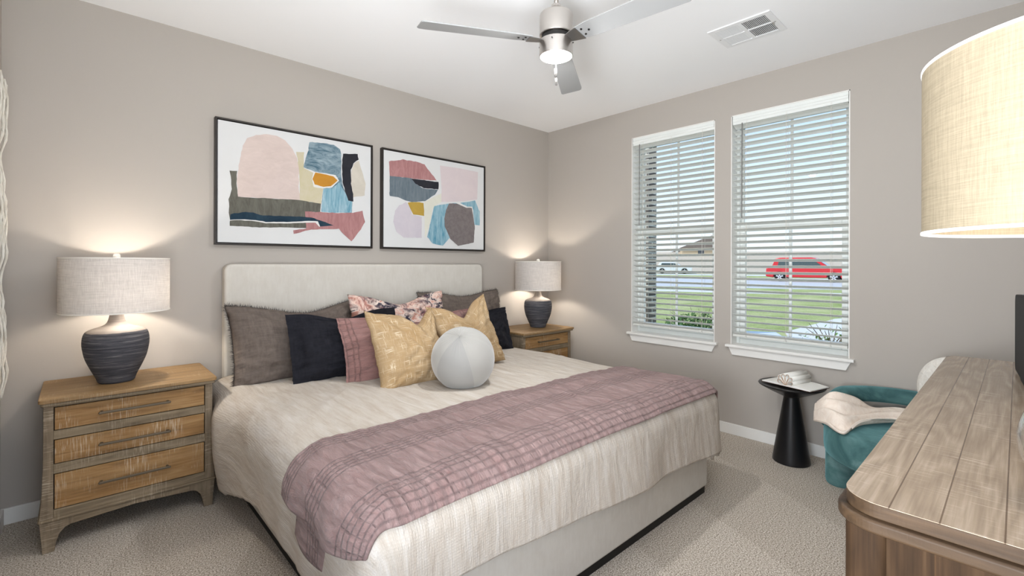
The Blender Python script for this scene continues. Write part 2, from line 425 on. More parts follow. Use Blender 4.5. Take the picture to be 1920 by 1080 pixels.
def paint(name, a, b, sx=1, sz=1, scale=8):
    a = tuple(x * 0.93 for x in a); b = tuple(x * 0.93 for x in b)
    k = M(name, 0.85, 0, srgb(*a), 0.15)
    n = k.noise(k.coord('Object', (sx, 1, sz)), scale, 7, 0.68, 0.8)
    k.col(k.mix(k.grey(n, 0.32, 0.68), srgb(*a), srgb(*b))); return k.m
ART = dict(khaki=paint('collage_khaki', (206, 196, 160), (216, 206, 182)), blush=paint('collage_blush', (226, 208, 200), (212, 194, 186), 1, 2),
           olive=paint('collage_olive', (92, 90, 82), (122, 120, 110), 4, 1), cream=paint('collage_cream', (222, 214, 200), (208, 200, 186)),
           blue=paint('collage_blue', (58, 96, 114), (170, 188, 196), 2, 5, 5), lightblue=paint('collage_light_blue', (90, 150, 172), (176, 204, 214), 6, 1, 6),
           paper=paint('collage_torn_paper', (238, 236, 232), (230, 228, 224)), amber=paint('collage_amber', (212, 150, 58), (196, 138, 54)),
           black=paint('collage_black', (44, 44, 50), (54, 54, 60)), rose=paint('collage_rose', (166, 116, 116), (192, 144, 142), 5, 1),
           navy=paint('collage_navy', (34, 52, 68), (52, 74, 88)), palepink=paint('collage_pale_pink', (226, 212, 212), (220, 206, 208)),
           cream2=paint('collage_pale_cream', (230, 228, 214), (222, 220, 206)), slate=paint('collage_slate', (96, 110, 120), (128, 138, 144), 6, 1),
           lilac=paint('collage_lilac', (208, 200, 208), (216, 208, 214)), ochre=paint('collage_ochre', (196, 164, 78), (178, 146, 66)),
           taupe=paint('collage_taupe', (116, 108, 108), (136, 128, 126), 2, 2, 14))
# outdoors
k = M('spring_lawn', 1.0, 0, srgb(150, 165, 90), 0.05)
v = k.coord('Object')
c = k.ramp(k.noise(v, 0.8, 5, 0.6), [(0.35, srgb(140, 152, 88)), (0.5, srgb(172, 178, 118)), (0.68, srgb(204, 198, 150))])
c = k.mix(0.35, c, k.ramp(k.noise(v, 25, 3, 0.7), [(0.35, srgb(96, 118, 50)), (0.65, srgb(206, 206, 146))]))
k.col(c); k.bump(k.noise(v, 60, 3), 0.6, 0.03); MAT['lawn'] = k.m
MAT['asphalt'] = plain('pale_asphalt', (198, 196, 194), 0.9, bump=0.3, bscale=40)
MAT['concrete'] = plain('pale_concrete', (216, 212, 206), 0.9, bump=0.2, bscale=30)
MAT['dirt'] = plain('tan_field', (200, 182, 158), 1.0, bump=0.5, bscale=3)
k = M('column_brick', 0.9, 0, srgb(120, 112, 104), 0.15)
bt = k.n.new('ShaderNodeTexBrick'); k.l.new(k.coord('UV', (1, 1, 1)), bt.inputs['Vector'])
bt.inputs['Color1'].default_value = srgb(116, 106, 98); bt.inputs['Color2'].default_value = srgb(88, 82, 78)
bt.inputs['Mortar'].default_value = srgb(206, 200, 190); bt.inputs['Scale'].default_value = 1.0
bt.inputs['Brick Width'].default_value = 0.2; bt.inputs['Row Height'].default_value = 0.075; bt.inputs['Mortar Size'].default_value = 0.008
k.col(bt.outputs['Color']); MAT['brick'] = k.m
MAT['car_red'] = plain('red_car_paint', (214, 38, 48), 0.25, 0, 0.6)
MAT['car_white'] = plain('white_car_paint', (236, 236, 236), 0.3, 0, 0.6)
MAT['car_glass'] = plain('dark_car_glass', (60, 78, 80), 0.1, 0, 0.7)
MAT['tyre'] = plain('tyre_rubber', (34, 33, 33), 0.8)
MAT['rim'] = plain('alloy_rim', (226, 226, 230), 0.3, 0.5)
MAT['lamp_lens'] = plain('headlamp_lens', (235, 238, 240), 0.1, 0.0, 0.6)
MAT['siding_tan'] = plain('tan_siding', (206, 184, 150), 0.8)
MAT['siding_brown'] = plain('brown_siding', (150, 120, 92), 0.8)
MAT['roof'] = plain('grey_brown_shingles', (128, 116, 106), 0.9)
MAT['house_window'] = plain('dark_house_window', (74, 78, 84), 0.2, 0, 0.5)
MAT['garage'] = plain('white_garage_door', (232, 228, 220), 0.7)
MAT['leaf'] = plain('dark_green_leaf', (72, 104, 52), 0.8)
MAT['leaf2'] = plain('fresh_green_leaf', (104, 136, 64), 0.8)
MAT['twig'] = plain('grey_brown_twig', (120, 104, 88), 0.9)
MAT['utility'] = plain('utility_green', (108, 138, 122), 0.7)
MAT['utility_lid'] = plain('grey_utility_metal', (206, 210, 208), 0.6)
# collage pieces: colour name and outline (metres from the picture's centre)
ART_A = [('khaki', [(-0.04, 0.253), (0.013, 0.259), (0.009, 0.171), (0.013, 0.145), (0.078, 0.121), (0.067, 0.077), (0.077, 0.025), (0.147, 0.023), (0.132, -0.094), (-0.021, -0.083), (-0.015, -0.006), (-0.02, 0.109)]), ('blush', [(-0.401, -0.096), (-0.408, 0.011), (-0.392, 0.129), (-0.373, 0.239), (-0.348, 0.29), (-0.295, 0.323), (-0.231, 0.34), (-0.166, 0.342), (-0.113, 0.318), (-0.065, 0.27), (-0.035, 0.212), (-0.022, 0.129), (-0.024, 0.014), (-0.016, -0.082)]), ('olive', [(-0.448, 0.067), (-0.406, 0.069), (-0.408, -0.009), (-0.401, -0.096), (-0.016, -0.082), (0.132, -0.094), (0.125, -0.157), (0.03, -0.157), (0.027, -0.276), (-0.1, -0.278), (-0.252, -0.287), (-0.446, -0.287), (-0.452, -0.119), (-0.435, -0.05), (-0.439, 0.007)]), ('cream', [(0.415, 0.262), (0.444, 0.18), (0.472, 0.091), (0.462, -0.001), (0.372, -0.025), (0.355, 0.032), (0.355, 0.168), (0.379, 0.234)]), ('blue', [(0.047, 0.338), (0.148, 0.348), (0.224, 0.348), (0.269, 0.324), (0.28, 0.281), (0.278, 0.147), (0.291, 0.048), (0.325, -0.005), (0.366, -0.058), (0.362, -0.142), (0.234, -0.149), (0.132, -0.152), (0.136, -0.078), (0.147, 0.023), (0.212, 0.039), (0.261, 0.089), (0.235, 0.119), (0.083, 0.133), (0.009, 0.153), (0.021, 0.215), (0.042, 0.276)]), ('lightblue', [(0.147, 0.015), (0.212, 0.03), (0.263, 0.076), (0.293, 0.026), (0.331, -0.029), (0.364, -0.064), (0.36, -0.14), (0.234, -0.151), (0.132, -0.152)]), ('paper', [(0.079, 0.128), (0.147, 0.13), (0.235, 0.126), (0.263, 0.089), (0.212, 0.033), (0.147, 0.019), (0.081, 0.02), (0.064, 0.077)]), ('amber', [(0.087, 0.125), (0.147, 0.125), (0.221, 0.115), (0.253, 0.088), (0.201, 0.04), (0.147, 0.028), (0.087, 0.039), (0.071, 0.078)]), ('black', [(0.291, 0.294), (0.406, 0.31), (0.413, 0.269), (0.373, 0.233), (0.352, 0.179), (0.355, 0.077), (0.372, 0.0), (0.373, -0.057), (0.335, -0.051), (0.308, 0.016), (0.289, 0.081), (0.285, 0.181)]), ('rose', [(0.02, -0.158), (0.146, -0.155), (0.256, -0.152), (0.372, -0.141), (0.446, -0.122), (0.467, -0.205), (0.419, -0.282), (0.359, -0.359), (0.313, -0.321), (0.262, -0.269), (0.124, -0.278), (0.04, -0.29), (-0.057, -0.321), (-0.059, -0.295), (0.028, -0.278), (0.024, -0.236)]), ('navy', [(-0.444, -0.212), (-0.376, -0.194), (-0.314, -0.192), (-0.251, -0.206), (-0.1, -0.201), (0.02, -0.196), (0.082, -0.202), (0.223, -0.245), (0.124, -0.26), (0.108, -0.227), (0.04, -0.226), (-0.1, -0.243), (-0.233, -0.25), (-0.341, -0.241), (-0.444, -0.249)]), ('paper', [(-0.444, -0.247), (-0.341, -0.239), (-0.233, -0.248), (-0.1, -0.241), (0.04, -0.224), (0.108, -0.222), (0.124, -0.26), (0.116, -0.261), (0.093, -0.234), (0.04, -0.237), (-0.1, -0.251), (-0.233, -0.256), (-0.341, -0.246), (-0.444, -0.252)])]
ART_B = [('palepink', [(0.032, 0.331), (0.228, 0.336), (0.455, 0.331), (0.447, 0.075), (0.294, 0.044), (0.041, 0.012), (0.05, 0.117)]), ('cream2', [(-0.126, -0.003), (-0.043, 0.043), (0.046, 0.091), (0.049, 0.012), (0.002, -0.011), (-0.044, -0.06), (-0.074, -0.204), (-0.12, -0.308)]), ('rose', [(-0.456, 0.293), (-0.332, 0.327), (-0.191, 0.329), (-0.125, 0.316), (-0.0, 0.195), (-0.147, 0.186), (-0.449, 0.178)]), ('slate', [(-0.449, 0.178), (-0.255, 0.185), (-0.206, 0.141), (-0.133, 0.111), (0.011, 0.118), (-0.02, 0.071), (-0.118, 0.008), (-0.249, -0.014), (-0.305, -0.006), (-0.374, 0.015), (-0.45, 0.017)]), ('black', [(-0.255, 0.183), (-0.147, 0.183), (0.019, 0.184), (0.015, 0.121), (-0.133, 0.116), (-0.213, 0.143)]), ('lilac', [(-0.302, -0.018), (-0.256, -0.064), (-0.242, -0.115), (-0.151, -0.129), (-0.152, -0.307), (-0.32, -0.31), (-0.388, -0.269), (-0.417, -0.185), (-0.401, -0.099), (-0.36, -0.05)]), ('ochre', [(-0.286, -0.023), (-0.235, -0.01), (-0.133, -0.01), (-0.125, -0.121), (-0.235, -0.115)]), ('lightblue', [(-0.028, -0.027), (0.113, 0.005), (0.294, 0.033), (0.419, 0.062), (0.477, -0.035), (0.477, -0.164), (0.414, -0.165), (0.397, -0.013), (0.328, -0.007), (0.293, -0.185), (0.128, -0.3), (0.064, -0.368), (-0.045, -0.351), (-0.096, -0.295), (-0.059, -0.152)]), ('paper', [(0.204, 0.019), (0.235, 0.028), (0.328, -0.002), (0.389, 0.0), (0.411, -0.172), (0.397, -0.173), (0.38, -0.014), (0.319, -0.016)]), ('taupe', [(0.129, 0.009), (0.21, 0.015), (0.319, -0.014), (0.383, -0.011), (0.418, -0.178), (0.407, -0.329), (0.229, -0.364), (0.144, -0.306), (0.083, -0.196), (0.077, -0.13), (0.096, -0.05)])]

ART_A = [(c, [(x, round(z + .006, 3)) for x, z in p]) for c, p in ART_A]
ART_B = [(c, [(round(x - .012, 3), round(z + .006, 3)) for x, z in p]) for c, p in ART_B]

# ------------------------------------------------------------------ geometry helpers
class B:
    def __init__(s): s.b = bmesh.new(); s.uv = None
    def box(s, x0, x1, y0, y1, z0, z1, mi=0):
        vs = [s.b.verts.new((x, y, z)) for x in (x0, x1) for y in (y0, y1) for z in (z0, z1)]
        for f in ((0, 1, 3, 2), (4, 6, 7, 5), (0, 4, 5, 1), (2, 3, 7, 6), (0, 2, 6, 4), (1, 5, 7, 3)):
            s.b.faces.new([vs[i] for i in f]).material_index = mi
        return s
    def prism(s, poly, axis, a0, a1, mi=0):
        """extrude a 2D polygon along an axis; the polygon is (y,z), (x,z) or (x,y)"""
        def P(p, a):
            return {'x': (a, p[0], p[1]), 'y': (p[0], a, p[1]), 'z': (p[0], p[1], a)}[axis]
        n = len(poly)
        A = [s.b.verts.new(P(p, a0)) for p in poly]; C_ = [s.b.verts.new(P(p, a1)) for p in poly]
        s.b.faces.new(A).material_index = mi; s.b.faces.new(C_[::-1]).material_index = mi
        for i in range(n):
            s.b.faces.new((A[i], A[(i + 1) % n], C_[(i + 1) % n], C_[i])).material_index = mi
        return s
    def lathe(s, prof, n=48, c=(0, 0, 0), mi=0, a0=0.0, a1=2 * PI):
        full = abs(a1 - a0 - 2 * PI) < 1e-6
        rings = []
        for r, z in prof:
            if r < 1e-6: rings.append([s.b.verts.new((c[0], c[1], c[2] + z))])
            else:
                rings.append([s.b.verts.new((c[0] + r * math.cos(a0 + (a1 - a0) * i / n), c[1] + r * math.sin(a0 + (a1 - a0) * i / n), c[2] + z)) for i in range(n if full else n + 1)])
        for A, D in zip(rings, rings[1:]):
            for i in range(n):
                j = (i + 1) % n if full else i + 1
                if len(A) == 1 and len(D) == 1: continue
                if len(A) == 1: f = (A[0], D[i], D[j])
                elif len(D) == 1: f = (A[i], A[j], D[0])
                else: f = (A[i], A[j], D[j], D[i])
                s.b.faces.new(f).material_index = mi
        return s
    def tube(s, pts, r, n=8, mi=0, caps=True):
        pts = [Vector(p) for p in pts]; rings = []
        for i, p in enumerate(pts):
            d = (pts[min(i + 1, len(pts) - 1)] - pts[max(i - 1, 0)]).normalized()
            a = d.cross(Vector((0, 0, 1)) if abs(d.z) < 0.9 else Vector((1, 0, 0))).normalized(); c = d.cross(a)
            rr = r[i] if isinstance(r, (list, tuple)) else r
            rings.append([s.b.verts.new(p + (a * math.cos(2 * PI * k / n) + c * math.sin(2 * PI * k / n)) * rr) for k in range(n)])
        for A, D in zip(rings, rings[1:]):
            for k in range(n): s.b.faces.new((A[k], A[(k + 1) % n], D[(k + 1) % n], D[k])).material_index = mi
        if caps:
            s.b.faces.new(rings[0][::-1]).material_index = mi; s.b.faces.new(rings[-1]).material_index = mi
        return s
    def grid(s, fn, nu, nv, uvf=None, closed_u=False):
        """surface patch fn(i/nu, j/nv) -> point; uvf gives texture metres"""
        if uvf and s.uv is None: s.uv = s.b.loops.layers.uv.new('UVMap')
        V = [[s.b.verts.new(fn(i / nu, j / nv)) for j in range(nv + 1)] for i in range(nu if closed_u else nu + 1)]
        for i in range(nu):
            i2 = (i + 1) % nu if closed_u else i + 1
            for j in range(nv):
                f = s.b.faces.new((V[i][j], V[i2][j], V[i2][j + 1], V[i][j + 1]))
                if uvf:
                    for lp, (a, c) in zip(f.loops, ((i, j), (i + 1, j), (i + 1, j + 1), (i, j + 1))):
                        lp[s.uv].uv = uvf(a / nu, c / nv)
        s.V = V
        return s
    def rot(s, m): bmesh.ops.transform(s.b, matrix=m, verts=s.b.verts); return s
    def done(s, name, mat, parent=None, loc=(0, 0, 0), smooth=False, bevel=0.0, seg=2, weld=False, solid=0.0, sub=0, rotz=0.0, angle=0.6):
        if weld: bmesh.ops.remove_doubles(s.b, verts=s.b.verts, dist=1e-5)
        bmesh.ops.recalc_face_normals(s.b, faces=s.b.faces)
        me = bpy.data.meshes.new(name); s.b.to_mesh(me); s.b.free()
        for m_ in (mat if isinstance(mat, (list, tuple)) else [mat]): me.materials.append(m_)
        o = bpy.data.objects.new(name, me); COL.objects.link(o)
        o.location = loc; o.rotation_euler = (0, 0, rotz)
        if parent is not None: o.parent = parent
        if smooth:
            for p in me.polygons: p.use_smooth = True
        if solid:
            md = o.modifiers.new('thickness', 'SOLIDIFY'); md.thickness = solid; md.offset = 0
        if bevel:
            md = o.modifiers.new('bevel', 'BEVEL'); md.width = bevel; md.segments = seg; md.limit_method = 'ANGLE'; md.angle_limit = angle
            for p in me.polygons: p.use_smooth = True
            md.harden_normals = True
        if sub:
            md = o.modifiers.new('sub', 'SUBSURF'); md.levels = sub; md.render_levels = sub
        return o

def thing(name, label, cat, loc=(0, 0, 0), rotz=0.0, group=None):
    o = bpy.data.objects.new(name, None); COL.objects.link(o)
    o.location = loc; o.rotation_euler = (0, 0, rotz); o.empty_display_size = 0.1
    return tag(o, label, cat, group)
def tag(o, label, cat, group=None):
    o['label'] = label; o['category'] = cat
    if group: o['group'] = group
    return o
def struct(o): o['kind'] = 'structure'; return o
def copy_tree(o, parent=None):
    c = o.copy(); COL.objects.link(c)
    if parent is not None: c.parent = parent
    for ch in list(o.children): copy_tree(ch, c)
    return c
def rrect(x0, x1, y0, y1, r, n=8):
    pts = []
    for cx, cy, a in ((x1 - r, y1 - r, 0), (x0 + r, y1 - r, 90), (x0 + r, y0 + r, 180), (x1 - r, y0 + r, 270)):
        for i in range(n + 1):
            t = math.radians(a + 90 * i / n); pts.append((cx + r * math.cos(t), cy + r * math.sin(t)))
    return pts
def nz(x, y=0.0, z=0.0): return noise.noise(Vector((x, y, z)))
def sm(a, b, x):
    t = max(0.0, min(1.0, (x - a) / (b - a))); return t * t * (3 - 2 * t)

# ------------------------------------------------------------------ room shell
H = 2.74
XL, YR = -4.02, -3.78
WZ0, WZ1 = 0.685, 2.475
WIN = ((-1.812, -1.043), (-2.706, -1.938))
struct(B().box(XL - 0.12, 0.16, YR - 0.12, 0.12, -0.12, 0.0).done('floor', MAT['carpet']))
struct(B().box(XL - 0.12, 0.16, YR - 0.12, 0.12, H, H + 0.15).done('ceiling', MAT['ceiling']))
struct(B().box(XL - 0.12, 0.16, 0.0, 0.12, 0, H).done('wall_head', MAT['wall']))
w = B()
w.box(XL - 0.12, XL, -2.65, 0.0, 0, H); w.box(XL - 0.12, XL, YR - 0.12, -3.60, 0, H); w.box(XL - 0.12, XL, -3.60, -2.65, 2.45, H)  # opening added out of view to let the side fill light in
struct(w.done('wall_left', MAT['wall']))
w = B()
w.box(XL, -3.92, YR - 0.12, YR, 0, H); w.box(-3.02, 0, YR - 0.12, YR, 0, H); w.box(-3.92, -3.02, YR - 0.12, YR, 2.45, H)  # gap added behind the camera for the rear fill light
struct(w.done('wall_rear', MAT['wall']))
w = B()
w.box(0, 0.16, YR - 0.12, 0, 0, WZ0); w.box(0, 0.16, YR - 0.12, 0, WZ1, H)
w.box(0, 0.16, WIN[0][1], 0, WZ0, WZ1); w.box(0, 0.16, WIN[1][1], WIN[0][0], WZ0, WZ1); w.box(0, 0.16, YR - 0.12, WIN[1][0], WZ0, WZ1)
struct(w.done('wall_window', MAT['wall']))
BB = 0.082
struct(B().box(XL, 0, -0.014, 0, 0, BB).done('baseboard_head', MAT['trim'], bevel=0.003))
struct(B().box(-0.014, 0, YR, -0.014, 0, BB).done('baseboard_window', MAT['trim'], bevel=0.003))
struct(B().box(XL, XL + 0.014, -2.65, -0.014, 0, BB).done('baseboard_left', MAT['trim'], bevel=0.003))
struct(B().box(-3.02, -0.014, YR, YR + 0.014, 0, BB).done('baseboard_rear', MAT['trim'], bevel=0.003))

for i, (y0, y1) in enumerate(WIN):
    wroot = bpy.data.objects.new('window_%d' % (i + 1), None); COL.objects.link(wroot); struct(wroot)
    yc = (y0 + y1) / 2
    wroot.location = (0, yc, WZ0)
    a, b = y0 - yc, y1 - yc; hh = WZ1 - WZ0
    # white reveal lining the opening
    w = B()
    for sgn, ya in ((1, a), (-1, b)):
        w.box(-0.001, 0.16, min(ya, ya + sgn * 0.006), max(ya, ya + sgn * 0.006), 0, hh)
    w.box(-0.001, 0.16, a, b, hh - 0.006, hh)
    w.done('window_reveal', MAT['trim'], wroot)
    w = B()
    x0, x1, fw = 0.095, 0.155, 0.03
    w.box(x0, x1, a + .006, a + fw, 0.0, hh - .006); w.box(x0, x1, b - fw, b - .006, 0.0, hh - .006)
    w.box(x0, x1, a + fw, b - fw, 0, 0.05); w.box(x0, x1, a + fw, b - fw, hh - 0.05, hh - .006)
    w.done('window_frame', MAT['vinyl'], wroot, bevel=0.004)
    mid = 1.60 - WZ0
    w = B()  # lower sash
    w.box(0.10, 0.13, a + fw, a + fw + .035, .05, mid + .03); w.box(0.10, 0.13, b - fw - .04, b - fw, .05, mid + .03)
    w.box(0.10, 0.13, a + fw + .035, b - fw - .04, .05, .10); w.box(0.098, 0.132, a + fw + .035, b - fw - .04, mid - .022, mid + .03)
    w.box(0.109, 0.121, -.010, .010, .10, mid - .02)
    w.done('lower_sash', MAT['vinyl'], wroot, bevel=0.003)
    w = B()  # upper sash
    w.box(0.132, 0.15, a + fw, a + fw + .02, mid, hh - .05); w.box(0.132, 0.15, b - fw - .02, b - fw, mid, hh - .05)
    w.box(0.132, 0.15, a + fw + .02, b - fw - .02, hh - .08, hh - .05); w.box(0.137, 0.147, -.010, .010, mid, hh - .08)
    w.done('upper_sash', MAT['vinyl'], wroot, bevel=0.003)
    B().box(0.114, 0.117, a + fw + .03, b - fw - .03, .09, mid).done('window_pane', MAT['glass'], wroot)
    B().box(0.141, 0.144, a + fw + .015, b - fw - .015, mid, hh - .07).done('window_pane', MAT['glass'], wroot)
    w = B().box(0.0, 0.11, a, b, -0.006, 0.014)
    w.box(-0.036, 0.0, a - .03, b + .03, -0.006, 0.014)
    w.done('window_sill', MAT['trim'], wroot, bevel=0.003)
    B().prism([(a - .012, -.006), (b + .012, -.006), (b - .016, -.066), (a + .016, -.066)], 'x', -0.016, 0).done('window_apron', MAT['trim'], wroot, bevel=0.002)

# ------------------------------------------------------------------ blinds
blind_labels = ('white slatted blind lowered over the window nearest the corner lamp', 'white slatted blind lowered over the window above the black side table')
for i, (y0, y1) in enumerate(WIN):
    t = thing('window_blind', blind_labels[i], 'blind', (0.034, (y0 + y1) / 2, WZ1), 0, 'white blinds in the two windows')
    a, b = -(y1 - y0) / 2 + .010, (y1 - y0) / 2 - .010
    pr = [(-.030, 0), (-.030, -.030), (-.034, -.034), (-.034, -.048), (-.028, -.056), (-.028, -.068), (-.024, -.074), (-.016, -.074), (-.016, 0)]
    B().prism([(x, z) for x, z in pr], 'y', a, b).rot(Matrix.Identity(4)).done('valance', MAT['vinyl'], t, bevel=0.0015)
    B().box(-.014, .03, a + .002, b - .002, -.045, -.003).done('headrail', MAT['slat'], t)
    P_, Wd, tilt = 0.0472, 0.051, math.radians(20)
    zb = 0.772 - WZ1
    s_ = B(); zz = -.088; k = 0
    while zz > zb + .02:
        c, sn = math.cos(tilt), math.sin(tilt)
        poly = []
        for q in range(7):
            u = -1 + 2 * q / 6; poly.append((u * Wd / 2, .0025 * (1 - u * u) + .0013))
        for q in range(7):
            u = 1 - 2 * q / 6; poly.append((u * Wd / 2, .0025 * (1 - u * u) - .0013))
        # room-side edge high, outer edge low
        poly = [(x * c + z * sn, zz - x * sn + z * c) for x, z in poly]
        s_.prism([(p[0], p[1]) for p in poly], 'y', a + .003, b - .003)
        zz -= P_; k += 1
    s_.done('slats', MAT['slat'], t, smooth=False)
    w = B().box(-.024, .024, a + .003, b - .003, zb - .012, zb + .006)
    for q in range(3): w.box(-.025, .025, a + .003, b - .003, zb + .008 + q * .0045, zb + .0105 + q * .0045)
    w.done('bottom_rail', MAT['slat'], t, bevel=0.001)
    for yy in (a + .10, 0.0, b - .10):
        w = B()
        for xx in (-.0275, .0275): w.tube([(xx, yy, -.05), (xx, yy, zb)], .0009, 5)
        w.tube([(-.029, yy - .006, -.05), (-.029, yy - .006, zb)], .0008, 5)
        w.done('ladder_cord', MAT['cord'], t)
        B().lathe([(0, -.012), (.006, -.010), (.006, .004), (0, .006)], 10, (-.029, yy, zb - .004)).done('cord_button', MAT['slat'], t)
    B().tube([(-.036, b - .072, -.07), (-.037, b - .072, -.80)], .0035, 8).done('tilt_wand', MAT['wand'], t)

# ------------------------------------------------------------------ ceiling vent
t = thing('ceiling_vent', 'white rectangular louvred air vent set in the ceiling', 'vent', (-0.765, -2.34, H))
w = B()
hx, hy = .148, .176
w.box(-hx, hx, -hy, -hy + .036, -.008, 0); w.box(-hx, hx, hy - .036, hy, -.008, 0)
w.box(-hx, -hx + .030, -hy + .036, hy - .036, -.008, 0); w.box(hx - .030, hx, -hy + .036, hy - .036, -.008, 0)
w.box(-.0055, .0055, -hy + .036, hy - .036, -.008, 0); w.box(-hx + .03, hx - .03, -.010, .010, -.0082, 0)
w.done('vent_frame', MAT['vent_white'], t, bevel=.002)
B().box(-hx + .01, hx - .01, -hy + .01, hy - .01, -.0012, -.0004).done('vent_duct', MAT['vent_dark'], t)
w = B()
for side, an in ((-1, 1), (1, -1)):
    for q in range(14):
        y = side * (.014 + (hy - .052) * (q + .5) / 14)
        dy = .0042 * an
        for xa, xb in ((-hx + .03, -.0055), (.0055, hx - .03)):
            w.prism([(y - dy, -.0075), (y - dy + .0012, -.0075), (y + dy + .0012, -.0015), (y + dy, -.0015)], 'x', xa, xb)
w.done('louvres', MAT['vent_white'], t)
for y in (-hy + .018, hy - .018):
    B().lathe([(0, -.0105), (.004, -.009), (.005, -.008), (.005, -.006)], 10, (0, y, 0)).done('screw', MAT['nickel'], t)
B().box(-.004, .014, -hy + .026, -hy + .031, -.020, -.006).done('damper_lever', MAT['nickel'], t)

# ------------------------------------------------------------------ ceiling fan
FX, FY = -1.997, -1.899
t = thing('ceiling_fan', 'brushed nickel ceiling fan with three silver blades and a lit round lamp', 'ceiling fan', (FX, FY, 0))
B().lathe([(0, H), (.068, H), (.068, H - .028), (.055, H - .046), (.016, H - .052), (0, H - .052)], 40).done('canopy', MAT['nickel'], t, smooth=True)
B().tube([(0, 0, H - .05), (0, 0, 2.585)], .0115, 16).done('downrod', MAT['nickel'], t, smooth=True)
B().lathe([(0, 2.605), (.024, 2.605), (.026, 2.590), (.040, 2.580), (.042, 2.567), (.068, 2.563), (.080, 2.555), (.083, 2.545), (.083, 2.452), (.080, 2.449), (0, 2.449)], 64).done('motor_housing', MAT['nickel'], t, smooth=True, bevel=.002, angle=.5)
B().lathe([(0, 2.449), (.072, 2.449), (.072, 2.425), (0, 2.425)], 48).done('flywheel', MAT['fan_dark'], t, smooth=True, bevel=.002)
B().lathe([(0, 2.427), (.078, 2.427), (.0825, 2.423), (.0835, 2.347), (.0795, 2.345), (.0785, 2.352), (0, 2.352)], 64).done('light_kit', MAT['nickel'], t, smooth=True, bevel=.0015, angle=.5)
B().lathe([(0, 2.3405), (.04, 2.3415), (.070, 2.3445), (.078, 2.350)], 48).done('light_lens', MAT['fan_lens'], t, smooth=True)
for k in range(4):
    an = k * PI / 2 + .5
    c, s_ = math.cos(an), math.sin(an)
    B().tube([(.082 * c, .082 * s_, 2.405), (.088 * c, .088 * s_, 2.405)], .003, 8).done('thumb_screw', MAT['fan_dark'], t)
for x, y, z in ((-.012, -.012, 2.22), (-.014, -.010, 2.27)):
    B().tube([(x, y, 2.345), (x, y, z)], .0011, 6).done('pull_chain', MAT['pull'], t)
B().lathe([(0, 2.235), (.0055, 2.233), (.0055, 2.200), (0, 2.197)], 12, (-.012, -.012, 0)).done('chain_pull', MAT['pull'], t, smooth=True)
B().lathe([(0, 2.282), (.0065, 2.280), (.0065, 2.240), (0, 2.237)], 12, (-.014, -.010, 0)).done('chain_pull', MAT['pull'], t, smooth=True)
for an in (153.5, 33.5, -86.5):
    m = Matrix.Rotation(math.radians(an), 4, 'Z') @ Matrix.Translation((0, 0, 2.420)) @ Matrix.Rotation(math.radians(-12), 4, 'X') @ Matrix.Rotation(math.radians(1.0), 4, 'Y')
    pts = [(.135, -.042), (.20, -.053), (.64, -.066), (.668, -.062), (.676, -.050), (.664, .056), (.652, .064), (.20, .053), (.135, .042)]
    bl = B().prism(pts, 'z', 0.0, .006).rot(m).done('fan_blade', MAT['blade'], t, bevel=.0015)
    B().prism([(.055, -.022), (.10, -.036), (.145, -.046), (.150, .046), (.10, .036), (.055, .022)], 'z', -.0045, -.0005).rot(m).done('blade_arm', MAT['blade_arm'], bl, bevel=.001)
    for px, py in ((.165, -.020), (.165, .020), (.195, 0.0)):
        B().lathe([(0, -.005), (.005, -.0035), (.0055, .0)], 10, (px, py, 0)).rot(m).done('blade_screw', MAT['fan_dark'], bl)
fl = area_light('fan_lamp_light', (FX, FY, 2.336), (0, 0, -1), 0.14, 0.14, FAN_W, (0.97, 0.985, 1.0))
fl.data.shape = 'DISK'
point_light('fan_lamp_glow', (FX, FY, 2.331), FAN_W * 2.2, (0.98, 0.985, 1.0), 0.03)

# ------------------------------------------------------------------ framed collages
def art(name, label, cx, items):
    t = thing(name, label, 'picture', (cx, 0, 1.836), 0, 'framed collage prints over the bed')
    hw, hh, d = .529, .402, .040
    w = B()
    for x0, x1, z0, z1 in ((-hw, hw, hh - .011, hh), (-hw, hw, -hh, -hh + .011), (-hw, -hw + .011, -hh + .011, hh - .011), (hw - .011, hw, -hh + .011, hh - .011)):
        w.box(x0, x1, -d, -.001, z0, z1)
    w.done('picture_frame', MAT['frame'], t, bevel=.0015)
    cv = B().box(-hw + .016, hw - .016, -d + .006, -.003, -hh + .016, hh - .016).done('canvas', MAT['canvas'], t)
    B().box(-hw + .011, hw - .011, -.012, -.001, -hh + .011, hh - .011).done('backing', MAT['frame'], t)
    for k, (c, poly) in enumerate(items):
        # torn edges: subdivide and jitter
        pts = []
        for (ax, az), (bx, bz) in zip(poly, poly[1:] + poly[:1]):
            L = math.hypot(bx - ax, bz - az); n = max(1, int(L / .02))
            for q in range(n):
                f = q / n
                j = .0022 if c != 'palepink' else .0008
                pts.append((ax + (bx - ax) * f + nz(ax * 40 + f * 9, az * 40, k) * j * 2, az + (bz - az) * f + nz(az * 40 - f * 9, ax * 31, k + 5) * j * 2))
        y = -d + .0058 - .00022 * k
        B().prism(pts, 'y', y - .0002, y).done('collage_' + {'cream2': 'cream'}.get(c, c) + '_piece', ART[c], cv)
art('framed_picture', 'wide black-framed collage with blush dome and amber piece, left of the pair', -2.579, ART_A)
art('framed_picture', 'black-framed collage with pale pink square and grey oval, right of the pair', -1.4425, ART_B)
